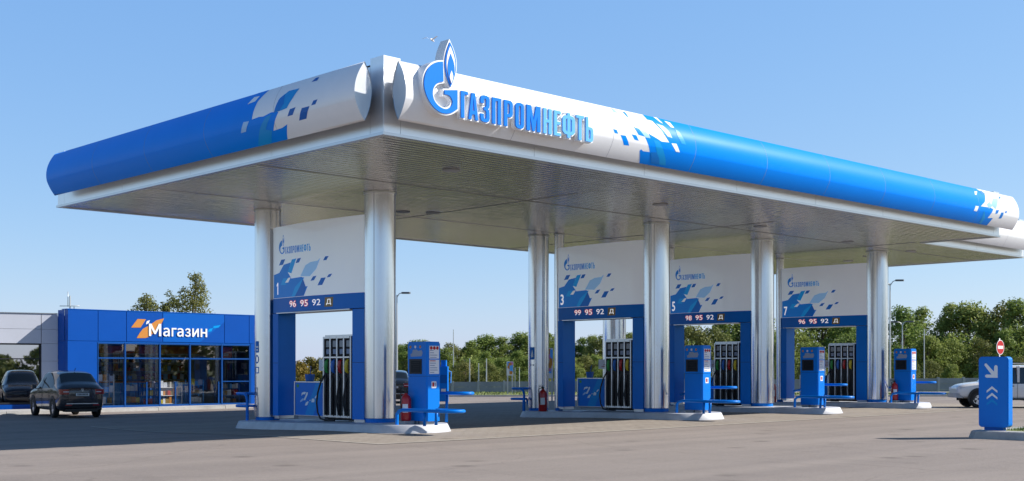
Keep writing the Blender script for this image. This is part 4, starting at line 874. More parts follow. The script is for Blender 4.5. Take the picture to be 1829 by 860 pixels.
mb = MB(); mb.box(4.3, 14.88, SV+8.4, SV+8.6, 0, 3.7, 0); mb.box(4.2, 4.3, WV+.3, SV+8.4, 0, 3.6, 0); mb.box(6.0, 14.85, SV+5.2, SV+5.3, .02, 2.9, 0)
mb.build('inner_walls', 'interior', shop, SB)
mb = MB(); mb.box(-14, 4.5, WV+.26, WV+8, 3.62, 3.72); TW(mb).build('roof', 'grey_paint', shop, SB); mb = MB(); mb.box(-14, 4.4, WV+6, WV+6.1, 0, 3.6); mb.box(-14.1, -14, WV+.1, WV+8, 0, 3.6); TW(mb).build('inner_wall', 'interior', shop, SB)
mb = MB(); mb.box(4.84, 14.86, SV+.32, SV+8.4, 3.62, 3.72); mb.box(6.0, 14.86, SV+.31, SV+5.2, 2.9, 2.96); mb.build('roof', 'grey_paint', shop, SB)
mb = MB(); mb.box(4.9, 14.8, SV+.31, SV+8.3, .04, .09); mb.build('shop_floor', 'interior_floor', shop, SB)
sheet('pavement', [(-16, 24.95), (17, 24.95), (17, 26.95), (-16, 26.95)], .12, 'kerb')
kerb_strip('kerb', [(-16, 24.95, 0), (17, 24.95, 0)], -.18, .125)
# stock behind the glass
def rack(x0, x1, y0, y1, levels, label, seed, frame='nozzle_blue', h=1.1):
    rnd = random.Random(seed)
    t = thing('display_rack', label, 'shop display', ((x0+x1)/2, (y0+y1)/2, sz+.09), 0, 'display racks behind the shop window'); o = ((x0+x1)/2, (y0+y1)/2, .09)
    mb = MB()
    for x in (x0, x1): 
        for y in (y0, y1): mb.box(x-.02, x+.02, y-.02, y+.02, .09, .09+h)
    for i in range(levels):
        z = .09+h*(i+.4)/levels; mb.box(x0, x1, y0, y1, z-.02, z)
    mb.build('frame', frame, t, o)
    mb = MB()
    for i in range(levels):
        z = .09+h*(i+.4)/levels+.002; x = x0+.04
        while x < x1-.1:
            wd = rnd.uniform(.09, .22); hh = rnd.uniform(.14, .27)
            mb.box(x, min(x+wd, x1-.02), y0+.03, y0+.03+rnd.uniform(.1, .25), z, z+hh, rnd.randrange(9)); x += wd+rnd.choice((.01, .015, .12))
    tag(mb.build('goods', ['paper', 'brown_sign', 'yellow', 'letter_sky', 'orange', 'interior', 'wing_white', 'red', 'deco_white'], t, o), kind='stuff')
for a in ((6.2, 7.0, 26.62, 27.02, 3, 'white display rack of coloured packets at the left end of the shop window', 1, 'paper', 1.35), (7.35, 8.0, 26.32, 26.72, 2, 'low rack of goods in the second bay of the shop window', 2, 'nozzle_blue', .95), (8.05, 8.6, 26.22, 26.62, 3, 'rack of small bright boxes beside the second window mullion', 3, 'nozzle_blue', 1.0),
          (8.9, 9.9, 26.42, 26.82, 3, 'wide low rack of mixed goods in the middle bay of the shop window', 4, 'paper', 1.0), (10.3, 10.9, 26.42, 26.82, 3, 'rack with blue uprights in the fourth bay of the shop window', 5, 'letter_sky', 1.1), (11.75, 12.7, 26.52, 26.92, 3, 'rack of pale packets at the right end of the shop window', 6, 'nozzle_blue', .9)): rack(*a)
t = thing('promotion_sign', 'orange red poster hanging inside the top of the last shop window bay', 'poster', (12.45, 27.2, 2.0))
mb = MB(); mb.box(-.28, .28, -.015, .015, .1, .62); mb.build('sheet', 'orange_red', t); mb = MB(); mb.box(-.16, .12, -.02, -.0152, .22, .34); mb.build('print', 'paper', t); mb = MB(); mb.tube([(0, 0, .62), (0, 0, .92)], .006, 4); mb.build('cord', 'grey_paint', t)
t = thing('shop_header_sign', 'long red header board inside the shop above the shelves', 'sign', (10.6, 30.5, 2.3))
mb = MB(); mb.box(-2.4, 2.4, -.03, .03, .05, .38); mb.build('board', 'orange_red', t); mb = MB(); mb.box(-2.4, 2.4, -.034, -.031, .0, .05); mb.build('trim', 'paper', t)
t = thing('shop_counter', 'long wooden topped blue counter inside the shop behind the racks', 'counter', (9.2, 28.9, sz+.09))
mb = MB(); mb.box(-2.2, 2.2, -.3, .3, .0, .98); mb.build('body', 'letter_sky', t); mb = MB(); mb.box(-2.26, 2.26, -.36, .36, .982, 1.03); mb.build('top', 'orange', t)
t = thing('wall_shelving', 'tall dark shelving of goods along the back wall of the shop', 'shelving', (9.4, 30.85, sz+.09))
mb = MB(); 
for i in range(6): mb.box(-3.2, 3.2, -.2, .2, .3+.38*i, .33+.38*i)
for x in (-3.2, -1.6, 0, 1.6, 3.2): mb.box(x-.02, x+.02, -.21, .21, 0, 2.5)
mb.build('frame', 'grey_paint', t)
mb = MB(); rnd = random.Random(9)
for i in range(6):
    x = -3.1
    while x < 3.0:
        wd = rnd.uniform(.06, .2); mb.box(x, x+wd, -.15, .1, .335+.38*i, .335+.38*i+rnd.uniform(.12, .3), rnd.randrange(7)); x += wd+.02
tag(mb.build('goods', ['paper', 'orange', 'graphite', 'deco_pale', 'brown_sign', 'yellow', 'red'], t), kind='stuff')

# ------------------------------------------------------------------ vehicles
def car_body(st, win, nsub, matn, root, seg_mat):
    """stations along the length: (x, halfwidth, z_bottom, z_belt, z_top, halfwidth_top)"""
    bm = bmesh.new(); rows = []
    for x, w_, zb, zl, zt_, wt in st:
        half = [(0, zb), (w_*.82, zb), (w_*.97, zb+.10), (w_, zb+(zl-zb)*.55), (w_*.985, zl), (wt+.02, zt_-.045), (wt*.72, zt_), (0, zt_+.012)]
        full = half+[(-y, z) for y, z in half[-2:0:-1]]
        rows.append([bm.verts.new((x, y, z)) for y, z in full])
    n = len(rows[0])
    for i in range(len(rows)-1):
        for j in range(n):
            f = bm.faces.new([rows[i][j], rows[i+1][j], rows[i+1][(j+1) % n], rows[i][(j+1) % n]])
            jj = j if j < 7 else n-1-j
            f.material_index = seg_mat(i, jj); f.smooth = True
    for r_ in (rows[0], rows[-1]):
        f = bm.faces.new(r_); f.material_index = 0
    cl = bm.edges.layers.float.new('crease_edge')
    for i in range(len(rows)):
        for j in (2, 4, 5, n-2, n-4, n-5):
            if i+1 < len(rows):
                e = bm.edges.get((rows[i][j], rows[i+1][j]))
                if e: e[cl] = .55 if j in (4, n-4) else .35
        if i in (1, 4, 5, len(rows)-2):
            for j in range(n):
                e = bm.edges.get((rows[i][j], rows[i][(j+1) % n]))
                if e: e[cl] = .45
    bmesh.ops.recalc_face_normals(bm, faces=bm.faces[:])
    me = bpy.data.meshes.new('shell'); bm.to_mesh(me); bm.free()
    for _ in range(5): me.materials.append(None)
    ob = bpy.data.objects.new('shell', me); COL.objects.link(ob); md = ob.modifiers.new('s', 'SUBSURF'); md.levels = md.render_levels = nsub
    bpy.context.view_layer.update(); ev = ob.evaluated_get(bpy.context.evaluated_depsgraph_get()); m2 = bpy.data.meshes.new_from_object(ev)
    parts = {}
    for p in m2.polygons: parts.setdefault(p.material_index, []).append(tuple(p.vertices))
    res = {}
    for k, fs in parts.items():
        if k in (1,):                                               # left and right side windows apart
            sides = {'a': [f for f in fs if m2.vertices[f[0]].co.y > 0], 'b': [f for f in fs if m2.vertices[f[0]].co.y <= 0]}.values()
        else: sides = [fs]
        for fs_ in sides:
            used = sorted({i for f in fs_ for i in f}); mp_ = {a: i for i, a in enumerate(used)}
            mb = MB(); mb.add([m2.vertices[i].co for i in used], [tuple(mp_[i] for i in f) for f in fs_], True)
            nm = {0: 'body', 1: 'side_window', 2: 'rear_window', 3: 'windscreen'}[k]
            res.setdefault(nm, []).append(mb.build(nm, matn if k == 0 else 'car_glass', root, recalc=False))
    bpy.data.objects.remove(ob); bpy.data.meshes.remove(m2); bpy.data.meshes.remove(me)
    return res
def wheel(root, x, y, r, wdt, side, spokes=7):
    mb = MB()
    prof = [(r*.62, -wdt/2), (r*.9, -wdt/2), (r, -wdt/2+.03), (r, wdt/2-.03), (r*.92, wdt/2), (r*.64, wdt/2-.01), (r*.62, wdt/2-.04)]
    n = 28; k = len(prof); vs = [(x+q*math.cos(2*math.pi*i/n), y+side*z, r+q*math.sin(2*math.pi*i/n)) for i in range(n) for q, z in prof]
    mb.add(vs, [(i*k+j, ((i+1) % n)*k+j, ((i+1) % n)*k+j+1, i*k+j+1) for i in range(n) for j in range(k-1)], True)
    wh = mb.build('wheel', 'tyre', root)
    mb = MB(); yo = y+side*(wdt/2-.03); yi = y+side*(wdt/2-.09)
    mb.add([(x+r*.63*math.cos(2*math.pi*i/n), yi, r+r*.63*math.sin(2*math.pi*i/n)) for i in range(n)], [tuple(range(n))], False); mb.m = 1
    for s in range(spokes):
        a = 2*math.pi*s/spokes; c, s_ = math.cos(a), math.sin(a); w1, w2 = r*.16, r*.10
        q = [(r*.10, -w2), (r*.62, -w1), (r*.62, w1), (r*.10, w2)]
        mb.add([(x+a_*c-b_*s_, yo, r+a_*s_+b_*c) for a_, b_ in q]+[(x+a_*c-b_*s_, yi, r+a_*s_+b_*c) for a_, b_ in q], [(0, 1, 2, 3), (0, 1, 5, 4), (1, 2, 6, 5), (2, 3, 7, 6), (3, 0, 4, 7)], False)
    mb.add([(x+q*math.cos(2*math.pi*i/n), yo, r+q*math.sin(2*math.pi*i/n)) for i in range(n) for q in (r*.56, r*.64)], [(2*i, 2*((i+1) % n), 2*((i+1) % n)+1, 2*i+1) for i in range(n)], False)
    mb.build('rim', ['tyre', 'rim'], wh)
def arch(mb, x, y, r, side, d=.03):
    n = 18; a = [math.pi*(i/n)*1.16-.08*math.pi for i in range(n+1)]
    vs = [(x+r*1.2*math.cos(t), y+side*d, r+r*1.2*math.sin(t)) for t in a]+[(x+r*.4*math.cos(t), y+side*d, r+r*.4*math.sin(t)) for t in a]
    mb.add(vs, [(i, i+1, n+2+i, n+1+i) for i in range(n)], False)
SED = [(.0, .60, .42, .78, .90, .50), (.05, .80, .30, .86, .99, .62), (.17, .865, .25, .92, 1.07, .68), (.30, .885, .22, .95, 1.12, .68), (.42, .89, .21, .96, 1.17, .665), (.82, .895, .2, .96, 1.46, .61), (1.22, .90, .2, .96, 1.535, .605), (2.1, .90, .2, .94, 1.545, .59), (2.7, .90, .2, .93, 1.505, .585), (2.95, .90, .2, .92, 1.43, .59), (3.55, .895, .2, .89, 1.02, .66), (3.70, .89, .21, .87, .985, .66), (4.15, .86, .24, .80, .90, .62), (4.42, .80, .28, .70, .79, .56), (4.5, .62, .38, .62, .68, .46)]
def sed_mat(i, j):
    if j == 4 and 5 <= i <= 8: return 1
    if j in (5, 6) and i == 4: return 2
    if j in (5, 6) and i == 9: return 3
    return 0
def sedan(name, label, loc, rz, paint, rear=True, s=1.):
    t = thing(name, label, 'car', loc, rz); t.scale = s if isinstance(s, tuple) else (s, s, s)
    car_body(SED, None, 2, paint, t, sed_mat)
    mb = MB(); mb.box(1.3, 3.0, -.86, .86, .9, .94); mb.build('cabin_floor', 'dark', t)
    for x in (.86, 3.55):
        for y, sd in ((.868, 1), (-.868, -1)): mb = MB(); arch(mb, x, y, .325, sd); mb.build('wheel_arch', 'black', t, recalc=False)
    for x in (.86, 3.55):
        for y, sd in ((.80, 1), (-.80, -1)): wheel(t, x, y, .325, .22, sd)
    mb = MB(); 
    for sd in (1, -1):
        mb.tube([(2.28, sd*.905, .26), (2.28, sd*.915, .9), (2.30, sd*.71, 1.30)], .006, 4); mb.tube([(1.30, sd*.905, .45), (1.32, sd*.915, .88)], .006, 4); mb.tube([(3.32, sd*.905, .26), (3.34, sd*.912, .86)], .006, 4)
        mb.box(1.6, 1.8, sd*.905-.012, sd*.905+.012, .80, .825); mb.box(2.6, 2.8, sd*.905-.012, sd*.905+.012, .79, .815)
    mb.build('door_seams', 'black', t)
    for sd in (1, -1):
        mb = MB(); mb.box(2.98, 3.16, sd*1.0-.09, sd*1.0+.09, .92, 1.05, 0, .04); mb.box(3.0, 3.08, sd*.93-.05, sd*.93+.05, .92, .95, 0); mb.build('wing_mirror', paint, t)
        mb = MB(); mb.box(-.005, .34, sd*.66-.19, sd*.66+.19, .77, .93, 0, .05); mb.box(-.012, -.004, sd*.62-.10, sd*.62+.10, .835, .86, 1); mb.build('tail_light', ['tail', 'clear_lamp'], t)
        mb = MB(); mb.box(4.18, 4.40, sd*.60-.14, sd*.60+.14, .62, .73, 0, .04); mb.build('headlight', 'clear_lamp', t)
        mb = MB(); mb.box(-.012, .06, sd*.52-.12, sd*.52+.12, .40, .44); mb.build('reflector', 'tail', t)
    mb = MB(); mb.box(-.02, .02, -.26, .26, .70, .82, 0)
    mb.box(-.026, -.02, -.25, .25, .715, .805, 1)
    for i in range(8): mb.box(-.03, -.026, -.2+.052*i, -.168+.052*i, .735, .79, 2)
    mb.build('number_plate', ['black', 'plate', 'dark'], t)
    mb = MB(); mb.prism([[(.045*math.cos(R(15*i)), .905+.045*math.sin(R(15*i))) for i in range(24)], [(.036*math.cos(R(15*i)), .905+.036*math.sin(R(15*i))) for i in range(24)]], lambda a, b, d: Vector((.055-d, a, b)), .02, .06)
    mb.prism([[(-.03, .93), (-.02, .93), (0, .89), (.02, .93), (.03, .93), (.005, .875), (-.005, .875)]], lambda a, b, d: Vector((.055-d, a, b)), .02, .06); mb.build('badge', 'silver', t)
    mb = MB(); mb.tube([(.02, -.70, .60), (-.004, -.4, .60), (-.006, .4, .60), (.02, .70, .60)], .006, 4); mb.tube([(.13, -.60, 1.02), (.02, -.58, .86), (-.004, -.52, .61)], .006, 4); mb.tube([(.13, .60, 1.02), (.02, .58, .86), (-.004, .52, .61)], .006, 4); mb.build('hatch_seam', 'black', t)
    mb = MB(); mb.box(-.014, .03, -.60, .60, .455, .478); mb.build('bumper_strip', 'silver', t)
    mb = MB(); mb.tube([(1.0, 0, 1.53), (.86, 0, 1.60)], .012, 6); mb.build('aerial', 'black', t)
    mb = MB(); mb.box(-.01, .04, -.62, .62, .35, .37); mb.box(.02, .5, -.6, .6, .2, .3); mb.build('bumper_trim', 'black', t)
    return t
hd_ = math.atan2(2.9, .45)
sedan('parked_car', 'shiny black car seen from behind parked nose in to the shop', (2.75-.83*math.cos(hd_), 20.7-.83*math.sin(hd_), zg(2.7, 20.7)+.002), hd_, 'car_black', s=(.96, .87, 1.05))
p = dr(-5.5, 56.6); sedan('parked_car', 'dark car mostly hidden between the thick column and blue terminal of gate 1', (p.x, p.y, zg(p.x, p.y)+.002), R(46.2+4), 'car_grey')
SUVS = [(.0, .62, .50, .80, .92, .5), (.05, .84, .40, .90, 1.25, .66), (.16, .90, .36, .98, 1.68, .68), (.55, .92, .34, 1.0, 1.78, .69), (1.3, .925, .33, 1.0, 1.80, .69), (2.2, .925, .33, 1.0, 1.79, .69), (2.75, .925, .33, 1.0, 1.74, .69), (2.95, .925, .33, 1.0, 1.66, .69), (3.40, .92, .33, 1.0, 1.14, .76), (3.55, .915, .34, .98, 1.10, .76), (4.1, .90, .36, .93, 1.05, .74), (4.48, .86, .40, .86, .98, .70), (4.62, .80, .44, .78, .88, .62), (4.66, .66, .50, .72, .80, .5)]
def suv_mat(i, j):
    if j == 4 and 2 <= i <= 6: return 1
    if j in (5, 6) and i == 1: return 2
    if j in (5, 6) and i == 7: return 3
    return 0
p = dr(17.72+4.3, 48.9+.3); rz = math.atan2(-RT.y, -RT.x)-R(5)
t = thing('parked_car', 'white off road vehicle half hidden behind the blue arrow sign', 'car', (p.x, p.y, zg(p.x, p.y)+.002), rz); t.scale = (.9, .9, .95)
car_body(SUVS, None, 2, 'car_white', t, suv_mat)
mb = MB(); mb.box(.1, 3.2, -.86, .86, .95, 1.0); mb.build('cabin_floor', 'dark', t)
for x in (.95, 3.82):
    for y, sd in ((.895, 1), (-.895, -1)): mb = MB(); arch(mb, x, y, .38, sd); mb.build('wheel_arch', 'black', t, recalc=False)
for x in (.95, 3.82):
    for y, sd in ((.83, 1), (-.83, -1)): wheel(t, x, y, .375, .24, sd, 5)
mb = MB(); mb.box(4.40, 4.72, -.80, .80, .42, .60, 0, .06); mb.build('bumper', 'grey_paint', t); mb = MB(); mb.box(-.06, .12, -.82, .82, .42, .60, 0, .04); mb.build('bumper', 'grey_paint', t)
for sd in (1, -1):
    mb = MB(); mb.box(1.35, 3.4, sd*.90-.06, sd*.90+.06, .33, .39); mb.build('side_step', 'black', t)
    mb = MB(); mb.tube([(.5, sd*.6, 1.80), (.55, sd*.6, 1.87), (2.5, sd*.6, 1.87), (2.6, sd*.6, 1.79)], .018, 6); mb.build('roof_rail', 'silver', t)
    for x in (1.15, 2.1): mb = MB(); mb.box(x-.05, x+.05, sd*.80-.09, sd*.80+.09, 1.02, 1.74); mb.build('pillar', 'car_white', t)
mb = MB()
for sd in (1, -1):
    mb.tube([(2.15, sd*.93, .4), (2.15, sd*.94, 1.0)], .006, 4); mb.tube([(3.15, sd*.93, .4), (3.2, sd*.935, .98)], .006, 4); mb.tube([(1.2, sd*.93, .6), (1.2, sd*.94, 1.0)], .006, 4); mb.box(2.3, 2.48, sd*.935-.014, sd*.935+.014, .90, .93)
mb.build('door_seams', 'black', t)
for sd in (1, -1):
    mb = MB(); mb.box(3.0, 3.16, sd*1.03-.1, sd*1.03+.1, 1.0, 1.18, 0, .04); mb.build('wing_mirror', 'black', t)
    mb = MB(); mb.box(4.45, 4.66, sd*.62-.13, sd*.62+.13, .72, .86, 0, .05); mb.build('headlight', 'clear_lamp', t)
    mb = MB(); mb.box(.0, .14, sd*.84-.06, sd*.84+.06, .72, 1.02, 0, .03); mb.build('tail_light', 'tail', t)

# ------------------------------------------------------------------ direction sign in front, no-entry sign
pz = zg(12.7, -7.1)
mb = MB(); K = [(12.10, -6.62), (12.10, -13.), (14.9, -13.), (14.9, -6.62)]
c_ = [(12.25, -6.62), (12.10, -6.8), (12.10, -13.), (14.9, -13.), (14.9, -6.8), (14.75, -6.62)]
def ins_(p, d): return [(x+(d if x < 13.5 else -d), y+(-d if y > -9 else d)) for x, y in p]
vs = [(x, y, -.05) for x, y in c_]+[(x, y, .02) for x, y in c_]+[(x, y, .195) for x, y in ins_(c_, .05)]+[(x, y, .215) for x, y in ins_(c_, .08)]+[(x, y, .215) for x, y in ins_(c_, .42)]+[(x, y, .12) for x, y in ins_(c_, .44)]
mb.add(vs, [(i*6+j, i*6+(j+1) % 6, (i+1)*6+(j+1) % 6, (i+1)*6+j) for i in range(5) for j in range(6)], False)
tag(mb.build('kerb_island', 'kerb', None, (12.1, -9, pz)), 'rough grey concrete kerb island planted with grass under the arrow sign', 'kerb island', None, 'thing')
mb = MB(); q = ins_(c_, .41); mb.add([(x, y, pz+.17) for x, y in q], [tuple(range(6))]); tag(mb.build('planting_soil', 'turf'), kind='structure')
def kpt(r): 
    while True:
        x, y = r.uniform(12.55, 14.45), r.uniform(-12.5, -7.1)
        if not (12.4 < x < 13.05 and y > -7.75): return Vector((x, y, .21))
grass_tufts('grass', kpt, 2600, .04, .11, 5)
t = thing('direction_sign', 'blue rounded pylon sign with white arrow and three chevrons on the kerb island', 'sign', (12.69, -7.08, pz+.215))
mb = MB(); mb.box(-.07, .07, -.22, .24, -.04, .06); mb.build('foot', 'deco_dark', t)
mb = MB(); FP = rrect(-.36, .035, .36, 1.70, .085, 7); mpd = lambda y, z, d: Vector((-d, y, z))
mb.prism([FP], mpd, -.11, .10); mb.prism([outset(FP, -.018)], mpd, .1005, .112); bd = mb.build('body', 'blue', t)
mb = MB(); AR = [(.195, 1.50), (.15, 1.545), (-.045, 1.352), (-.045, 1.47), (-.075, 1.50), (-.115, 1.47), (-.115, 1.20), (.15, 1.20), (.18, 1.232), (.15, 1.268), (.0, 1.268)]
AR = [(.215, 1.50), (.205, 1.535), (.17, 1.545), (-.02, 1.345), (-.02, 1.46), (-.045, 1.50), (-.08, 1.50), (-.105, 1.47), (-.105, 1.205), (.165, 1.205), (.195, 1.225), (.195, 1.26), (.165, 1.28), (.045, 1.28)]
mb.decal([AR], mpd, .115)
mb.build('arrow', 'letter_white', bd, recalc=False)
for z_, m_, op in ((.90, 'letter_white', 0), (.745, 'letter_white', 0), (.60, 'deco_cyan', 0)):
    mb = MB(); mb.decal([[(.16, z_-.06), (.03, z_+.045), (-.10, z_-.06), (-.075, z_-.10) if m_ == 'deco_cyan' else (-.10, z_-.02-.0), (.03, z_+.12), (.16, z_-.0)]][:0] or [[(.16, z_-.05), (.16, z_), (.03, z_+.105), (-.10, z_), (-.10, z_-.05), (.03, z_+.045)]], mpd, .115)
    mb.build('chevron', m_, bd, recalc=False)
p = dr((1785-914.5)/2190*48, 48); t = thing('no_entry_sign', 'round red no entry sign on a pole behind the arrow sign', 'road sign', (p.x, p.y, zg(p.x, p.y)), R(-4))
mb = MB(); mb.cyl(0, 0, .03, -.05, 2.75, 10); mb.build('pole', 'pole', t)
mb = MB(); ci = lambda r, z=2.40: [(r*math.cos(R(10*i)), z+r*math.sin(R(10*i))) for i in range(36)]
mf = lambda x, z, d: Vector((x, -d, z)); mb.prism([ci(.29)], mf, .035, .05, 0); mb.decal([ci(.265)], mf, .053, None, 0, 1); mb.decal([[(-.2, 2.34), (.2, 2.34), (.2, 2.46), (-.2, 2.46)]], mf, .056, None, 0, 0); mb.build('disc', ['letter_white', 'ink_red'], t)

# ------------------------------------------------------------------ background furniture
fa, fb = dr(-8.5, 76), dr(46, 77.5); L = (fb-fa).length; fd = (fb-fa).normalized(); nP = 34
fence = thing('concrete_fence', 'low grey concrete panel fence running below the trees', 'fence', (fa.x, fa.y, 0), math.atan2(fd.y, fd.x))
for i in range(nP+1):
    s = L*i/nP; q = fa+fd*s; base = -.12+.20*i/nP; top = .84+.40*(i/nP)
    mb = MB(); mb.box(s-.07, s+.07, -.08, .08, base-.1, top+.05); mb.build('post', 'fence_rib', fence)
    if i < nP:
        mb = MB(); s1 = L*(i+1)/nP
        for r_ in range(3): mb.box(s+.075, s1-.075, -.035, .035, base+(top-base)*r_/3+.005, base+(top-base)*(r_+1)/3-.005)
        mb.build('panel', 'fence', fence)
def lamp(px, d, h, label, heads, cat='street lamp', name='street_lamp', r=.07):
    p = dr((px-914.5)/2190*d, d); t = thing(name, label, cat, (p.x, p.y, -.05), R(-43.8), None)
    mb = MB(); mb.tube([(0, 0, 0), (0, 0, h*.5), (0, 0, h)], [r, r*.8, r*.55], 8); mb.build('pole', 'pole', t)
    for dx, dz in heads:
        mb = MB(); mb.tube([(0, 0, h-.15), (dx*.5, 0, h+dz*.6), (dx, 0, h+dz)], .03, 6); mb.build('lamp_arm', 'pole', t)
        mb = MB(); s = 1 if dx > 0 else -1; mb.box(min(dx, dx+s*.55), max(dx, dx+s*.55), -.12, .12, h+dz-.05, h+dz+.06, 0, .08); mb.build('lamp_head', 'lamp_dark', t)
    return t
lamp(709, 75, 6.25, 'tall thin street lamp rising just right of the thick column of gate 1', [(.28, .12)])
lamp(1590, 80, 7.3, 'tallest street lamp right of the last column with a bent arm', [(.35, .2), (-.25, .02)])
lamp(1612, 86, 4.9, 'pale lamp post with forked heads above the last blue terminal', [(.25, .15), (-.3, .12)])
lamp(1651, 80, 4.35, 'plain pale pole in front of the trees right of the last terminal', [], 'pole', 'utility_pole', .05)
lamp(810, 120, 5.6, 'thin mast above the trees between the first terminal and the gate 3 column', [], 'mast', 'antenna_mast', .06)
t = lamp(125, 90, 7.1, 'pale antenna mast with cross bars behind the shop roof', [], 'mast', 'antenna_mast', .09)
mb = MB(); mb.tube([(-.75, 0, 6.35), (.7, 0, 6.35)], .03, 6); mb.tube([(.3, 0, 3), (.3, 0, 6.3)], .03, 6); mb.tube([(-.15, 0, 6.3), (-.15, 0, 7.4)], .025, 6); mb.build('cross_bar', 'pole', t)
lamp(162, 70, 4.95, 'short thin aerial on the shop roof right of the antenna mast', [], 'aerial', 'roof_aerial', .02)
for px in (839, 855, 869):
    lamp(px, 79, 2.1+.15*((px*7) % 3), {839: 'left of three short pale posts behind the fence in the middle distance', 855: 'middle of three short pale posts behind the fence in the middle distance', 869: 'right of three short pale posts behind the fence in the middle distance'}[px], [], 'post', 'fence_pole', .05)
def board(px0, px1, y0, y1, d, label, seed, name='banner', cat='banner', base='paper', legs=2):
    x0, x1 = [(p_-914.5)/2190*d for p_ in (px0, px1)]; z1, z0 = [1.65+(660-y)*d/2190 for y in (y0, y1)]
    c = dr((x0+x1)/2, d); wd = x1-x0; t = thing(name, label, cat, (c.x, c.y, 0), R(-43.8)); rnd = random.Random(seed)
    mb = MB(); mb.box(-wd/2, wd/2, -.04, .04, z0, z1, 0); mp_ = lambda x, z, o: Vector((x, -.04-o, z))
    for i in range(14):
        a = rnd.uniform(-wd/2+.04, wd/2-.14); b = rnd.uniform(z0+.05, z1-.2); mb.decal([rrect(a, b, min(wd/2-.02, a+rnd.uniform(.1, wd*.5)), min(z1-.03, b+rnd.uniform(.08, .4)), .02, 2)], mp_, .004+.002*i, None, 0, 1+rnd.randrange(4))
    mb.build('panel', [base, 'deco_cyan', 'pink', 'letter_sky', 'orange'], t)
    for s in ((-.35, .35) if legs == 2 else (0,)): mb = MB(); mb.box(s*wd-.04, s*wd+.04, -.035, .035, -.1, z0-.002); mb.build('leg', 'pole', t)
board(905, 917, 646, 671, 72, 'small pink and blue advertising board on thin legs before the trees', 1)
board(975, 988, 622, 676, 60, 'tall narrow poster banner seen between the column and the slim post of gate 3', 2)
c = dr((924-914.5)/2190*74, 74); t = thing('sign_frame', 'empty pale hoop frame standing right of the pink advertising board', 'sign frame', (c.x, c.y, 0), R(-43.8))
mb = MB(); mb.tube([(-.13, 0, 0), (-.13, 0, 1.75), (.13, 0, 1.75), (.13, 0, .4)], .025, 6); mb.build('hoop', 'pole', t)
c = dr((793-914.5)/2190*60, 60); t = thing('air_station', 'blue air and water post with small head on the far kerb behind the first terminal', 'air station', (c.x, c.y, zg(c.x, c.y)), R(-43.8))
mb = MB(); mb.box(-.22, .22, -.2, .2, 0, 1.72, None, .04); mb.build('body', 'letter_blue', t); mb = MB(); mb.box(-.14, .14, -.13, .13, 1.722, 2.02, None, .04); mb.build('head', 'letter_blue', t)
mb = MB(); mb.tube([(-.2, 0, 1.7), (-.23, 0, 2.3), (-.2, 0, 2.5)], .022, 6); mb.tube([(.22, 0, 1.5), (.36, 0, 1.45), (.34, 0, .9)], .025, 6); mb.build('pipe', 'letter_sky', t)
mb = MB(); mb.box(-.16, .16, -.215, -.205, .9, 1.3, 0); mb.box(-.12, .1, -.22, -.215, .42, .62, 1); mb.build('panel', ['deco_dark', 'paper'], t)
bp = mapS(.30, 8.256, 1.2)
t = thing('flying_bird', 'small white bird flying beside the tip of the sign flame', 'bird', tuple(bp), R(20)); t.scale = (.6,)*3
mb = MB(); mb.tube([(-.13, 0, 0), (-.06, 0, .015), (.02, 0, .01), (.09, 0, -.01), (.14, 0, -.02)], [.012, .035, .04, .025, .008], 8)
for s in (1, -1): mb.add([(.05, s*.02, .02), (-.05, s*.02, .02), (-.06, s*.2, .1), (.02, s*.2, .11), (-.12, s*.36, .05)], [(0, 1, 2, 3), (2, 3, 4)], False)
mb.build('body', 'paper', t)

# ------------------------------------------------------------------ trees
def crown_mesh(seed, h, r, base, nc, nl, leaf, pointy=.5):
    rnd = random.Random(seed); mb = MB()
    clumps = []
    for i in range(nc):
        t = rnd.random()**.8; z = base+(h-base)*t
        prof = math.sin(math.pi*min(1, (.16+.84*t))**(1.0-.25*pointy))**.7 if t < .98 else .2
        rad = r*max(.12, prof)*(1-pointy*.45*t); a = rnd.uniform(0, 6.283); q = rad*(rnd.uniform(.25, 1.0)**.6)
        clumps.append((Vector((q*math.cos(a), q*math.sin(a), z)), rnd.uniform(.22, .46)*r*(1-.35*t)))
    for c, cr in clumps:
        for _ in range(int(nl*rnd.uniform(.6, 1.3))):
            d = Vector((rnd.gauss(0, 1), rnd.gauss(0, 1), rnd.gauss(0, .8))).normalized(); p = c+d*cr*rnd.uniform(.55, 1.08)
            nrm = (d+Vector((rnd.gauss(0, .6), rnd.gauss(0, .6), rnd.gauss(.25, .6)))).normalized()
            u = nrm.orthogonal().normalized(); v = nrm.cross(u); s = leaf*rnd.uniform(.5, 1.25); a = rnd.uniform(0, 6.283)
            e1 = (u*math.cos(a)+v*math.sin(a))*s; e2 = (v*math.cos(a)-u*math.sin(a))*s*.62
            mb.add([p-e1, p+e2*.8-e1*.1, p+e1, p-e2*.8+e1*.1], [(0, 1, 2, 3)], False)
    return mb, clumps
def trunk_mesh(clumps, h, base, r, seed):
    rnd = random.Random(seed); mb = MB(); lean = rnd.uniform(-.03, .03)*h
    mb.tube([(0, 0, -.1), (lean*.3, 0, h*.3), (lean, lean*.4, h*.62), (lean, lean*.5, h*.86)], [r, r*.8, r*.5, r*.15], 8)
    for c, cr in rnd.sample(clumps, min(9, len(clumps))):
        z0 = max(base*.7, c.z*rnd.uniform(.5, .75)); mb.tube([(lean*z0/h, 0, z0), (c.x*.5, c.y*.5, (z0+c.z)/2+.1), tuple(c)], [r*.4, r*.25, r*.08], 6, caps=False)
    return mb
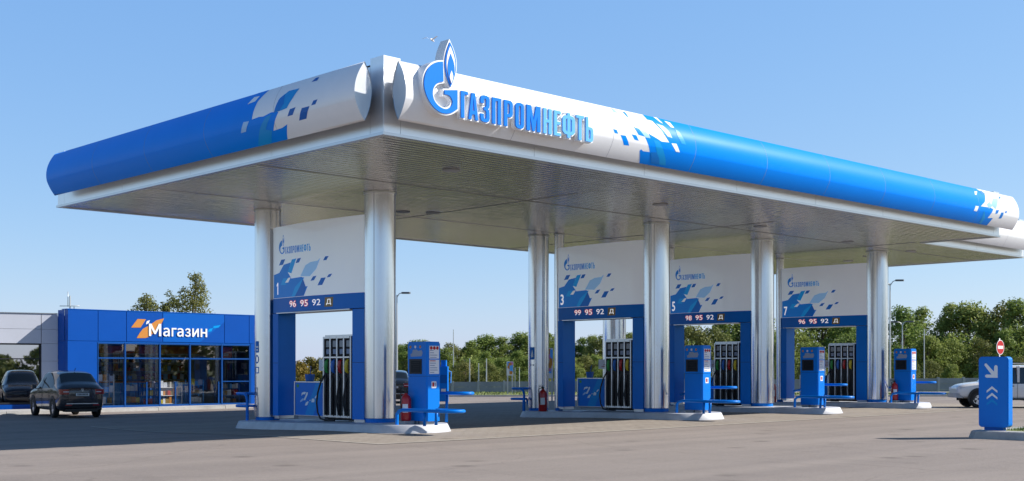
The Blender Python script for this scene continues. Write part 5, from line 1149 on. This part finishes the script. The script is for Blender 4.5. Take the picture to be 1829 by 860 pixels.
def tree(name, label, group, seed, h, r, base, nc, nl, leaf, m='leaf', pointy=.5, tr=.14):
    t = thing(name, label, 'tree', (0, 0, 0), 0, group); mb, cl = crown_mesh(seed, h, r, base, nc, nl, leaf, pointy)
    mb.build('crown', m, t, recalc=False); trunk_mesh(cl, h, base, tr, seed).build('trunk', 'bark', t); return t
GL = 'trees in the dense wood behind the fence'
kinds = [tree('leafy_tree', 'bushy green tree in the dense wood behind the grey fence', GL, 11+i, *a) for i, a in enumerate((
    (6.6, 2.5, .4, 60, 120, .125, 'leaf', .45), (7.2, 2.3, .5, 58, 120, .125, 'leaf', .75), (5.6, 2.6, .2, 58, 120, .125, 'leaf_pale', .35), (6.9, 2.2, .6, 56, 115, .12, 'leaf', .95), (6.0, 2.8, .3, 64, 120, .13, 'leaf', .4)))]
used = set(); rnd = random.Random(21)
def plant(px, d, h, i=None, label=None):
    i = rnd.randrange(5) if i is None else i; p = dr((px-914.5)/2190*d, d); k0 = kinds[i]; base_h = (6.6, 7.2, 5.6, 6.9, 6.0)[i]; s = h/base_h
    wd_ = 1.32 if px < 1185 else 1.06; sc = (s*wd_*rnd.uniform(.95, 1.15), s*wd_*rnd.uniform(.95, 1.15), s); rz = rnd.uniform(0, 6.28)
    if i in used: return dup(k0, (p.x, p.y, -.1), label, sc, rz)
    used.add(i); k0.location = (p.x, p.y, -.1); k0.scale = sc; k0.rotation_euler = (0, 0, rz)
    if label: k0['label'] = label
    return k0
px = 1195
while px < 1900:                                                    # the tall wood on the right, three staggered rows
    top = 585-(px-1195)*.075+rnd.uniform(-9, 8)
    plant(px+rnd.uniform(-12, 12), rnd.uniform(103, 108), 1.65+(660-top)*106/2190); px += 45
px = 1180
while px < 1900: plant(px+rnd.uniform(-12, 12), rnd.uniform(95, 100), rnd.uniform(3.4, 5.0)); px += 47
px = 1190
while px < 1900: plant(px+rnd.uniform(-14, 14), rnd.uniform(88, 92), rnd.uniform(2.0, 3.1), rnd.choice((2, 4, 2, 0))); px += 52
px = 700
while px < 1180:                                                    # the lower wood in the middle distance
    top = (616 if px < 800 else 618 if px < 835 else 610 if px < 920 else 600)+rnd.uniform(-8, 7)
    plant(px+rnd.uniform(-7, 7), rnd.uniform(132, 140), 1.65+(660-top)*136/2190); px += 21
px = 705
while px < 1180: plant(px+rnd.uniform(-7, 7), rnd.uniform(118, 124), rnd.uniform(2.3, 3.9)); px += 24
px = 800
while px < 1180: plant(px+rnd.uniform(-6, 6), rnd.uniform(100, 104), rnd.uniform(1.4, 2.2), rnd.choice((2, 4))); px += 34
# undergrowth closing the foot of the wood
def under(name, a, b, h, n, seed, label):
    rn = random.Random(seed); mb = MB()
    for _ in range(n):
        s = rn.random(); p = a+(b-a)*s; z = rn.random()**1.1*h*(.72+.28*math.sin(s*37)+.2*math.sin(s*91+1)); p = Vector((p.x+rn.gauss(0, .7), p.y+rn.gauss(0, .7), z-.1))
        nn = Vector((rn.gauss(0, 1), rn.gauss(0, 1), rn.gauss(.3, 1))).normalized(); u = nn.orthogonal().normalized(); v = nn.cross(u); q = rn.uniform(.09, .19); mb.add([p-u*q, p+v*q*.6, p+u*q, p-v*q*.6], [(0, 1, 2, 3)], False)
    return tag(mb.build(name, 'leaf', recalc=False), label, None, None, 'stuff')
under('undergrowth', dr(12, 101), dr(56, 101), 4.0, 34000, 4, 'dark undergrowth at the foot of the wood')
under('undergrowth', dr(-16, 126), dr(18, 126), 3.0, 22000, 6, 'dark undergrowth at the foot of the far wood')
# autumn scrub seen through the first gate, and the garden trees behind the shop
a0 = tree('autumn_shrub', 'orange tinted shrub seen low through the gate numbered 1', 'autumn shrubs behind gate 1', 61, 3.0, 1.9, .1, 34, 60, .16, 'leaf_autumn', .4, .07)
p = dr((536-914.5)/2190*100, 100); a0.location = (p.x, p.y, 0); a0.scale = (.6, .6, .72)
for px_, s in ((556, .82), (572, .88), (590, .95), (610, .9), (505, 1.), (640, 1.1)):
    p = dr((px_-914.5)/2190*104, 104); o = dup(a0, (p.x, p.y, 0), 'yellow green shrub seen low through the gate numbered 1', (s,)*3, s*9)
    for c_ in kids(o):
        if c_.name.startswith('crown') and px_ != 556: 
            c_.data = [k for k in kids(kinds[2]) if k.name.startswith('crown')][0].data; c_.scale = (.5, .5, .5)
b1 = tree('garden_tree', 'tallest yellow green poplar behind the shop roof', 'trees behind the shop', 71, 8.0, 2.0, 1.5, 62, 75, .10, 'leaf_pale', .7, .16)
p = dr((346-914.5)/2190*82, 82); b1.location = (p.x, p.y, 0)
b2 = tree('garden_tree', 'wide bushy tree behind the shop roof left of the poplar', 'trees behind the shop', 72, 6.5, 2.2, 1.2, 44, 75, .10, 'leaf_pale', .5, .14)
p = dr((262-914.5)/2190*84, 84); b2.location = (p.x, p.y, 0)
b3 = tree('garden_tree', 'mid height tree behind the shop roof between its two neighbours', 'trees behind the shop', 73, 6.9, 1.7, 1.2, 38, 75, .10, 'leaf_pale', .8, .14)
p = dr((303-914.5)/2190*85, 85); b3.location = (p.x, p.y, 0)
# the wood on the far side of the road, behind the photographer (mirrored in the windows and the columns)
mb = MB(); rn = random.Random(31)
for i in range(70):
    x = -120+i*4+rn.uniform(-1.5, 1.5); y = -62+rn.uniform(-4, 4); h = rn.uniform(5, 8.5) if x > 12 else rn.uniform(2.6, 4.3)
    for _ in range(420):
        t_ = rn.random(); a = rn.uniform(0, 6.28); rr_ = 2.6*math.sin(math.pi*(.12+.86*t_))**.7*rn.uniform(.6, 1.05); p = Vector((x+rr_*math.cos(a), y+rr_*math.sin(a), h*t_))
        nn = Vector((math.cos(a)+rn.gauss(0, .5), math.sin(a)+rn.gauss(0, .5), rn.gauss(.3, .6))).normalized(); u = nn.orthogonal().normalized(); v = nn.cross(u); q = rn.uniform(.25, .55); mb.add([p-u*q, p+v*q*.7, p+u*q, p-v*q*.7], [(0, 1, 2, 3)], False)
tag(mb.build('distant_woods', 'leaf_pale', recalc=False), 'wood across the road mirrored in the shop windows', None, None, 'stuff')
